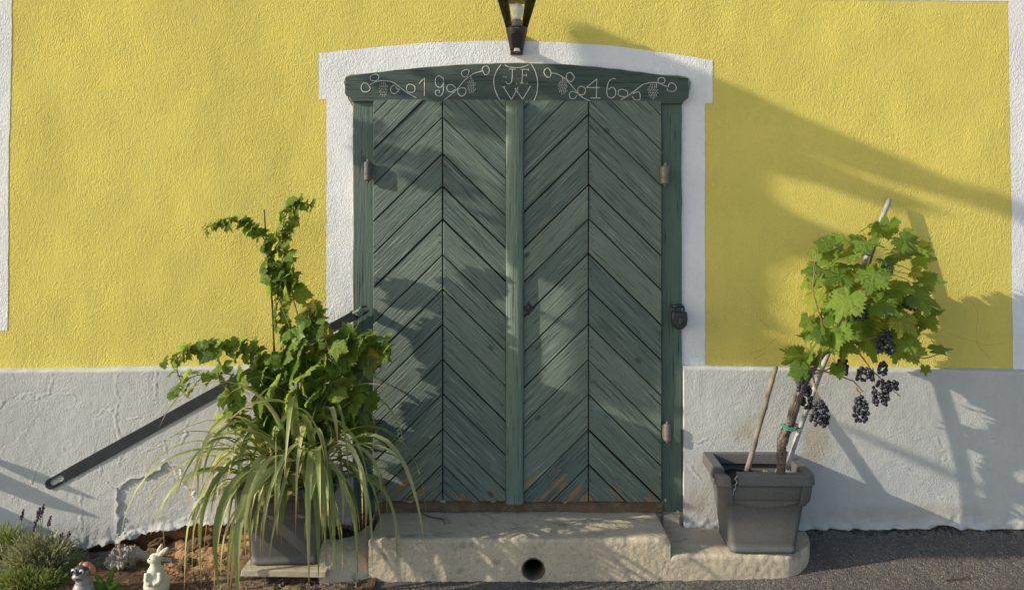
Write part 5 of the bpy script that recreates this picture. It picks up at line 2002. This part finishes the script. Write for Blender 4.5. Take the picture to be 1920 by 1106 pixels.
# long ones reaching right across the door, and left
for az, el, L_, w_, dp in ((-.25, .95, .75, .02, 1.0), (-.1, .8, .72, .018, .9), (-.4, .9, .70, .02, 1.15), (-.15, 1.1, .70, .016, .8), (-.6, .9, .78, .02, 1.2), (-.05, .6, .5, .018, .6), (-2.9, .8, .68, .02, 1.1), (-3.0, .6, .55, .02, .9), (-2.7, .95, .72, .022, 1.2), (-3.1, .9, .62, .018, 1.2), (-2.5, .9, .85, .022, 1.35), (-2.3, 1.0, .88, .024, 1.3), (-.2, 1.15, .55, .02, .5)):
    specs.append((az, el, L_, w_, dp))
for i, (az, el, L_, w_, dp) in enumerate(specs):
    p0 = BP + Vector((RB.uniform(-.13, .14), RB.uniform(-.13, .06), RB.uniform(-.02, .09)))
    v0 = Vector((math.cos(az) * math.cos(el), math.sin(az) * math.cos(el), math.sin(el)))
    blade(p0, v0, L_, w_, dp, twist=RB.uniform(-.9, .9)).build('strap_leaf', 'blade', strap, loc=BP, smooth=True)
# few stiff shoots
for i in range(8):
    p0 = BP + Vector((RB.uniform(-.1, .16), RB.uniform(-.1, .05), 0))
    blade(p0, Vector((RB.uniform(-.3, .6), RB.uniform(-.5, 0), 1)), RB.uniform(.35, .55), .02, .35).build('strap_leaf', 'blade', strap, loc=BP, smooth=True)

# ---------------------------------------------------------------- lavender and herbs
def tuft(name, label, c, rx, ry, h, n, mat, w=.004, ln=(.03, .07), rng=R, cat='bush'):
    t = thing(name, label, cat, c)
    mb = MB()
    att = []
    for i in range(n):
        a = rng.uniform(0, 2 * math.pi)
        u = rng.random() ** .5
        el = rng.uniform(0, 1)
        # points in a dome, blades point outwards
        r_ = u
        th = math.acos(1 - el)
        d = Vector((math.cos(a) * math.sin(th), math.sin(a) * math.sin(th), math.cos(th)))
        k = rng.uniform(.55, 1.0) * (1 + .22 * float(vn(np.array(d.x * 3 + c[0] * 7), d.y * 3, d.z * 3, 5)))
        p = Vector(c) + Vector((d.x * rx * k, d.y * ry * k, d.z * h * k))
        dirn = (d + Vector((rng.uniform(-.6, .6), rng.uniform(-.6, .6), rng.uniform(0, .9)))).normalized()
        L_ = rng.uniform(*ln)
        s = dirn.cross(Vector((rng.uniform(-1, 1), rng.uniform(-1, 1), rng.uniform(-1, 1))))
        s = s.normalized() * w / 2
        q = p + dirn * L_ * .55
        e = p + dirn * L_ + Vector((0, 0, -.1 * L_))
        m = len(mb.v)
        mb.v += [tuple(p - s * .5), tuple(p + s * .5), tuple(q + s), tuple(e), tuple(q - s)]
        mb.f += [(m, m + 1, m + 2, m + 4), (m + 4, m + 2, m + 3)]
        tt_ = rng.uniform(0, .98) if rng.random() < .12 else 0
        att += [tt_, tt_, tt_ + .05, tt_ + .1, tt_ + .05]
    mb.att = att
    mb.build('foliage', mat, t, loc=c, kind='stuff')
    # woody heart
    hb = MB()
    for i in range(22):
        a = rng.uniform(0, 6.3)
        e = Vector(c) + Vector((math.cos(a) * rx * .6, math.sin(a) * ry * .6, h * rng.uniform(.3, .75)))
        hb.tube([Vector(c) + Vector((0, 0, -.02)), Vector(c).lerp(e, .5) + Vector((0, 0, .02)), e], [.004, .003, .0015], 5)
    hb.build('stems', 'cane', t, loc=c)
    return t


RG = random.Random(31)
lav = tuft('lavender_bush', 'grey green lavender bush with dry purple flower spikes', P(75, 1075, -.26) - Vector((0, 0, .02)), .185, .13, .20, 4200, 'lavgreen', .0048, (.018, .042), rng=RG)
tuft('herb_bush', 'bright green feathery bush at the left edge behind the lavender', P(10, 1060, -.16), .17, .08, .17, 1700, 'herbgreen', .0035, rng=RG)
tuft('herb_bush', 'low green herb cushion in front of the lavender', P(50, 1108, -.40), .17, .10, .085, 2600, 'herbgreen', .0035, (.02, .05), rng=RG)
for px, py, bx_, by_ in ((80, 958, 72, 1020), (71, 970, 70, 1030), (92, 980, 80, 1030), (41, 968, 30, 1030), (65, 990, 62, 1040), (75, 964, 75, 1020), (130, 1000, 112, 1045), (115, 1003, 105, 1040)):
    Y = -.24
    b, a = P(px, py, Y), P(bx_, by_, Y)
    mb = MB().tube(lerp_pts([a, a.lerp(b, .6) + Vector((.004, 0, 0)), b], 8), .0013, 4)
    stem = mb.build('flower_stalk', 'greenshoot', lav, loc=a)
    mb = MB()
    d = (b - a).normalized()
    for k in range(16 if px < 100 else 9):
        t = k / 15
        a_ = RG.uniform(0, 6.3)
        rr = .0065 * (1 - .5 * t) * (1 if k % 4 else .5)
        mb.ball(b - d * .012 + d * .042 * t + Vector((math.cos(a_) * rr, math.sin(a_) * rr, 0)), (.0036, .0036, .0052), 6, 5)
    mb.build('flower_spike', 'lavflower', stem, loc=b)

# dandelion-like weed between the figurines
wd_ = thing('weed', 'dark green leafy weed between the two figurines', 'weed', P(205, 1112, -.44))
for i, (px, py, sz) in enumerate(((178, 1075, .055), (215, 1062, .06), (200, 1090, .06), (225, 1092, .05), (190, 1100, .05), (212, 1100, .055), (172, 1092, .045), (232, 1104, .04))):
    b = P(px, py, -.46 + R.uniform(-.03, .03))
    a = P(205, 1115, -.44)
    mb = MB()
    nn_ = 12
    ax = (b - a)
    L_ = ax.length
    ax.normalize()
    sd = ax.cross(Vector((0.2, -1, .2))).normalized()
    att = []
    for q in range(nn_ + 1):
        t = q / nn_
        w_ = .013 * (math.sin(t * math.pi * .92) ** .8) * (1.25 if q % 2 else .65) + .001
        c = a + ax * L_ * t + Vector((0, -.012, .02)) * math.sin(t * math.pi)
        mb.v += [tuple(c - sd * w_), tuple(c + Vector((0, -.0015, 0))), tuple(c + sd * w_)]
        att += [0, 1, 0]
    for q in range(nn_):
        for e in (0, 1):
            mb.f.append((q * 3 + e, q * 3 + e + 1, q * 3 + e + 4, q * 3 + e + 3))
    mb.att = att
    mb.build('leaf', 'weed', wd_, loc=a, smooth=True)

# ---------------------------------------------------------------- figurines
def remesh(o, voxel, smooth=6):
    m = o.modifiers.new('remesh', 'REMESH')
    m.mode = 'VOXEL'
    m.voxel_size = voxel
    m.use_smooth_shade = True
    s = o.modifiers.new('smooth', 'SMOOTH')
    s.iterations = smooth
    s.factor = .5
    return o


YR = -.455
kk = S * (D + YR) / D
rb_ = Vector((PX(296, YR), YR, EYE - (1118 - HZ) * kk))
rab = thing('rabbit_figurine', 'cream ceramic rabbit figurine with upright ears on the earth bed', 'figurine', rb_)


def rp(px, py, dy=0.0):
    return Vector((PX(px, YR), YR + dy, EYE - (py - HZ) * kk))


mb = MB()
mb.ball(rp(294, 1096), (.054, .050, .062), 20, 14)
mb.ball(rp(292, 1075), (.036, .036, .045), 18, 12)
mb.tube([rp(291, 1070), rp(292, 1052)], [.027, .019], 14)
mb.ball(rp(291, 1047), (.0265, .024, .0235), 18, 12, Matrix.Rotation(.5, 3, 'Y'))
mb.ball(rp(283, 1050), (.0155, .015, .0125), 14, 10)
mb.tube([rp(297, 1042), rp(299, 1030), rp(303, 1020)], [.009, .011, .004], 12)
mb.ball(rp(300, 1030, .008), (.0095, .006, .026), 12, 10, Matrix.Rotation(.25, 3, 'Y'))
mb.ball(rp(309, 1032, -.010), (.0115, .006, .029), 14, 10, Matrix.Rotation(.85, 3, 'Y'))
mb.tube(lerp_pts([rp(282, 1068, -.028), rp(283, 1082, -.042), rp(292, 1086, -.050)], 8), [.013, .012, .0115, .011, .0105, .010, .0095, .008], 10)
mb.tube(lerp_pts([rp(306, 1068, -.024), rp(307, 1082, -.040), rp(297, 1086, -.050)], 8), [.013, .012, .0115, .011, .0105, .010, .0095, .008], 10)
mb.ball(rp(276, 1112, -.03), (.018, .03, .012), 12, 8)
mb.ball(rp(311, 1112, -.03), (.018, .03, .012), 12, 8)
remesh(mb.build('body', 'rabbit', rab, loc=rb_, smooth=True), .0026, 5)
for px, dy in ((284, -.0195),):
    MB().ball(rp(px, 1044.5, dy), (.0032, .002, .0035), 10, 8).build('eye', 'hinge', rab, loc=rp(px, 1046))
mb = MB()
mb.add([tuple(rp(309, 1032, -.0165) + Matrix.Rotation(.85, 3, 'Y') @ Vector((.0055 * math.cos(2 * math.pi * i / 16), -.0006 + .001 * math.cos(4 * math.pi * i / 16), .019 * math.sin(2 * math.pi * i / 16)))) for i in range(16)], [tuple(range(16))])
M['earpink'] = plain('pale_ear_glaze', (.55, .49, .38), .45)
mb.build('inner_ear', 'earpink', rab, loc=rp(309, 1032))

YD = -.46
kd = S * (D + YD) / D
db_ = Vector((PX(162, YD), YD, EYE - (1124 - HZ) * kd))
dog = thing('dog_figurine', 'small grey ceramic animal figurine with bulging round eyes and terracotta ears', 'figurine', db_)


def dp(px, py, dy=0.0):
    return Vector((PX(px, YD), YD + dy, EYE - (py - HZ) * kd))


mb = MB()
mb.ball(dp(157, 1110), (.046, .044, .060), 20, 14)
mb.ball(dp(158, 1088), (.034, .034, .030), 18, 12)
mb.ball(dp(156, 1070), (.035, .033, .031), 20, 12)
mb.ball(dp(152, 1077, -.018), (.028, .022, .017), 16, 10)
remesh(mb.build('body', 'dog', dog, loc=db_, smooth=True), .0028, 5)
mb = MB()
mb.ball(dp(155, 1063.5, -.014), (.030, .020, .016), 18, 12)
mb.ball(dp(152, 1069, -.026), (.010, .012, .012), 14, 10)
mb.build('face_mask', 'dogdark', dog, loc=dp(155, 1063), smooth=True)
for px, py in ((146, 1064), (161, 1065)):
    e = MB().ball(dp(px, py, -.031), (.011, .008, .011), 18, 12).build('eye', 'eyewhite', dog, loc=dp(px, py, -.031), smooth=True)
    MB().ball(dp(px - .6, py + .2, -.0372), (.0062, .004, .0066), 14, 10).build('pupil', 'pupil', e, loc=dp(px, py, -.037), smooth=True)
    mb = MB().tube([tuple(dp(px, py, -.033) + Vector((.012 * math.cos(a), 0, .012 * math.sin(a)))) for a in [2 * math.pi * i / 24 for i in range(25)]], .0018, 6)
    mb.build('eye_rim', 'dogdark', e, loc=dp(px, py, -.031), smooth=True)
mb = MB().tube(lerp_pts([dp(143, 1081, -.035), dp(147, 1078, -.041), dp(152, 1075.5, -.043), dp(158, 1078.5, -.040), dp(164, 1080, -.033)], 14), .0013, 6)
mb.build('mouth', 'pupil', dog, loc=dp(152, 1078))
mb = MB()
mb.ball(dp(164, 1058, .0), (.020, .016, .010), 16, 10, Matrix.Rotation(.3, 3, 'Y'))
mb.ball(dp(174, 1067, -.002), (.010, .016, .027), 16, 10, Matrix.Rotation(-.45, 3, 'Y'))
remesh(mb.build('ear', 'dogear', dog, loc=dp(172, 1064), smooth=True), .0028, 4)
mb = MB()
mb.ball(dp(152, 1056.5, .003), (.009, .012, .006), 12, 8)
mb.build('ear', 'dogear', dog, loc=dp(150, 1057), smooth=True)

# ---------------------------------------------------------------- driftwood
dw0 = P(240, 1062, -.20)
drift = thing('driftwood', 'bleached gnarled driftwood lying on the earth behind the rabbit', 'driftwood', dw0)
rows, n = 130, 44
path = lerp_pts([P(207, 1062, -.22), P(222, 1050, -.22), P(240, 1043, -.21), P(262, 1040, -.20), P(285, 1047, -.19), P(322, 1050, -.18)], rows)
rad = [np.interp(i / (rows - 1), [0, .08, .25, .5, .62, .8, 1], [.012, .035, .048, .040, .022, .017, .009]) for i in range(rows)]
mb = MB().tube(path, rad, n)
v = np.array(mb.v)
cc = np.repeat(np.array([tuple(p) for p in path]), n, 0)
t = np.repeat(np.linspace(0, 1, rows), n)
rough = np.where(t < .58, 1.0, .22)
k = 1 + rough * (.40 * fbm(v[:, 0] * 30, v[:, 1] * 30, v[:, 2] * 30, 4, 12) + .55 * np.abs(fbm(v[:, 0] * 60, v[:, 1] * 60, v[:, 2] * 60, 3, 13)) - .2)
v = cc + (v - cc) * k[:, None]
mb.v = [tuple(p) for p in v.tolist()]
mb.build('log', 'drift', drift, loc=dw0, smooth=True)
mb = MB().tube(lerp_pts([P(212, 1075, -.24), P(230, 1066, -.23), P(255, 1055, -.22)], 16), [.006 + .010 * math.sin(i / 15 * math.pi) for i in range(16)], 9, wob=.18)
mb.build('branch_stub', 'drift', drift, loc=dw0, smooth=True)
mb = MB()
sl = P(205, 1052, -.23)
mb.ball(sl, (.022, .012, .018), 9, 6)
mb.build('slate_chip', 'hinge', None, loc=sl, label='grey stone chip at the left end of the driftwood', cat='stone')

# ---------------------------------------------------------------- twigs and litter
for nm, lab, l, Y0, zz_ in (('twig', 'thin forked dry twig lying on the left part of the step', [(792, 962), (805, 968), (818, 971), (830, 974), (835, 983)], -.10, None),
                            ('twig', 'dry twig on the sunny asphalt at the right edge', [(1772, 1088), (1788, 1086), (1806, 1084), (1820, 1078)], -.47, None)):
    mb = MB()
    pts = []
    for px, py in l:
        Zt = ZT + .006 if Y0 == -.10 else None
        if Zt is not None:
            d = (EYE - Zt) * D / ((py - HZ) * S)
            pts.append(Vector(((px - 960) * S * d / D, d - D, Zt)))
        else:
            d = (EYE - .008) * D / ((py - HZ) * S)
            x = (px - 960) * S * d / D
            for _ in range(3):
                zg = float(ground_z(x, d - D)) + .006
                d = (EYE - zg) * D / ((py - HZ) * S)
                x = (px - 960) * S * d / D
            pts.append(Vector((x, d - D, zg + .002)))
    p = lerp_pts(pts, 14)
    mb.tube(p, [.0032 - .0015 * i / 13 for i in range(14)], 5)
    mb.tube([p[6], p[6] + Vector((.03, -.012, .004)), p[6] + Vector((.05, -.02, .003))], .0015, 4)
    mb.build(nm, 'cane', None, loc=pts[0], label=lab, cat='twig')

# ---------------------------------------------------------------- added shade rig, out of view left: shaped to shade door and wall
AX = -3.05
rig = thing('shade_rig', 'unseen boards and leaves added left of the house front to cast its shadows', 'shade caster', (AX, -1.0, 0))


def oc(px, py):
    """where the sun ray that ends on facade pixel (px, py) passes the plane of the shade rig: distance from facade, height"""
    X = (px - 960) * S
    Z = EYE + (HZ - py) * S
    p = (X - AX) / KX
    return p, Z + p * KZ


def slab(name, pts, th=.05, mat='timber', dx=0.0):
    """added shade board, outlined by the shadow it casts on facade pixels"""
    q = [oc(a, b) for a, b in pts]
    n = len(q)
    v = [(AX + dx - th / 2, -p, h) for p, h in q] + [(AX + dx + th / 2, -p, h) for p, h in q]
    f = [tuple(range(n)), tuple(range(2 * n - 1, n - 1, -1))] + [(i, i + n, (i + 1) % n + n, (i + 1) % n) for i in range(n)]
    return MB().add(v, f).build(name, mat, rig, loc=(AX, -1.0, 0))


htop_ = oc(1085, 48)[1]
slab('shade_panel', [(1082, 62), (1090, 47), (1110, 52), (1440, 190), (1445, 470), (1440, 650), (1385, 665), (1285, 690), (1280, 790), (1130, 770), (1125, 560), (1090, 535), (1010, 490), (1000, 400), (1060, 280), (1105, 250), (1100, 110)])  # cut to the shadow wanted on the right leaf and wall
slab('upper_shade_bar', [(1438, 194), (1960, 414), (1960, 426), (1760, 366), (1600, 318), (1438, 252)])
slab('shade_strip', [(1438, 258), (1600, 330), (1780, 400), (1700, 398), (1600, 368), (1438, 306)])
slab('shade_strip', [(1438, 384), (1640, 466), (1640, 500), (1530, 490), (1438, 470)])
slab('shade_strip', [(1290, 690), (1400, 640), (1480, 640), (1560, 690)])
slab('low_shade_strip', [(-200, 790), (150, 945), (250, 990), (150, 968), (-200, 835)], .03, dx=.01)
slab('low_shade_strip', [(-200, 860), (100, 985), (170, 1020), (60, 1040), (-200, 960)], .03, dx=.01)
slab('low_shade_strip', [(0, 862), (130, 905), (240, 955), (130, 922)], .03, dx=.02)
slab('shade_strip', [(1556, 786), (1740, 862), (1960, 958), (1960, 972), (1740, 872)], .03)
MB().box((AX - .04, -2.30, 3.93), (AX + .04, -1.40, 4.0)).build('upper_shade_bar', 'timber', rig, loc=(AX, -1.8, 3.96))
for p_ in (2.20,):
    MB().box((AX - .05, -p_ - .05, -.02), (AX + .05, -p_ + .05, 3.9)).build('post', 'timber', rig, loc=(AX, -p_, 0))  # upright of the added shade rig
MB().box((-4.1, -1.53, 2.16), (-2.38, -1.34, 2.20)).build('ground_shade_board', 'timber', rig, loc=(AX, -2.1, 2.18))  # added to shade the asphalt strip along the wall
MB().box((-4.0, -1.48, -.02), (-3.9, -1.40, 2.16)).build('post', 'timber', rig, loc=(-3.95, -1.44, 0))  # upright under the added ground shade board
RA = random.Random(5)
mb = MB()
def leafquad(p, h, sz):
    c = Vector((AX + RA.uniform(-.12, .12), -p, h))
    n_ = Vector((RA.uniform(-1, 1), RA.uniform(-.6, .6), RA.uniform(-.2, 1))).normalized()
    t_ = n_.orthogonal().normalized()
    t_ = Matrix.Rotation(RA.uniform(0, 6.3), 3, n_) @ t_
    b_ = n_.cross(t_)
    o_ = [(1, 0), (.55, .5), (0, .62), (-.45, .42), (-.55, 0), (-.45, -.42), (0, -.62), (.55, -.5)]
    mb.add([c + (t_ * a + b_ * b) * sz for a, b in o_], [tuple(range(8))])
# unseen leaf masses added to dapple the shade: (facade px box, count, size)
for (x0_, x1_, y0_, y1_, cnt, thr, sz) in ((985, 1290, 160, 560, 100, -9, .05), (1130, 1285, 560, 800, 60, -9, .05), (840, 1010, 160, 480, 100, .16, .042), (700, 860, 180, 420, 70, .26, .042), (1280, 1460, 200, 690, 110, -9, .05)):
    k = 0
    while k < cnt:
        px, py = RA.uniform(x0_, x1_), RA.uniform(y0_, y1_)
        if float(vn(np.array(px / 75.0 - py / 190.), py / 75.0 - px / 190., 0, 500)) < thr:
            k += .25
            continue
        p_, h_ = oc(px, py)
        if h_ > htop_ - .08 or (h_ < 2.66 and px < 1130):
            k += .25
            continue
        leafquad(p_, h_, sz * RA.uniform(.6, 1.2))
        k += 1
M['shade_leaf'] = M['leaf2']
mb.build('foliage', 'shade_leaf', rig, loc=(AX, -1.0, 0), kind='stuff')  # added leaves, out of view, that break up the shadow edges

# added pale yard out of view, put in to lift the shade on the facade
MB().box((-40, -40, -.03), (40, -1.9, .022)).build('bounce_ground', 'board', kind='structure')
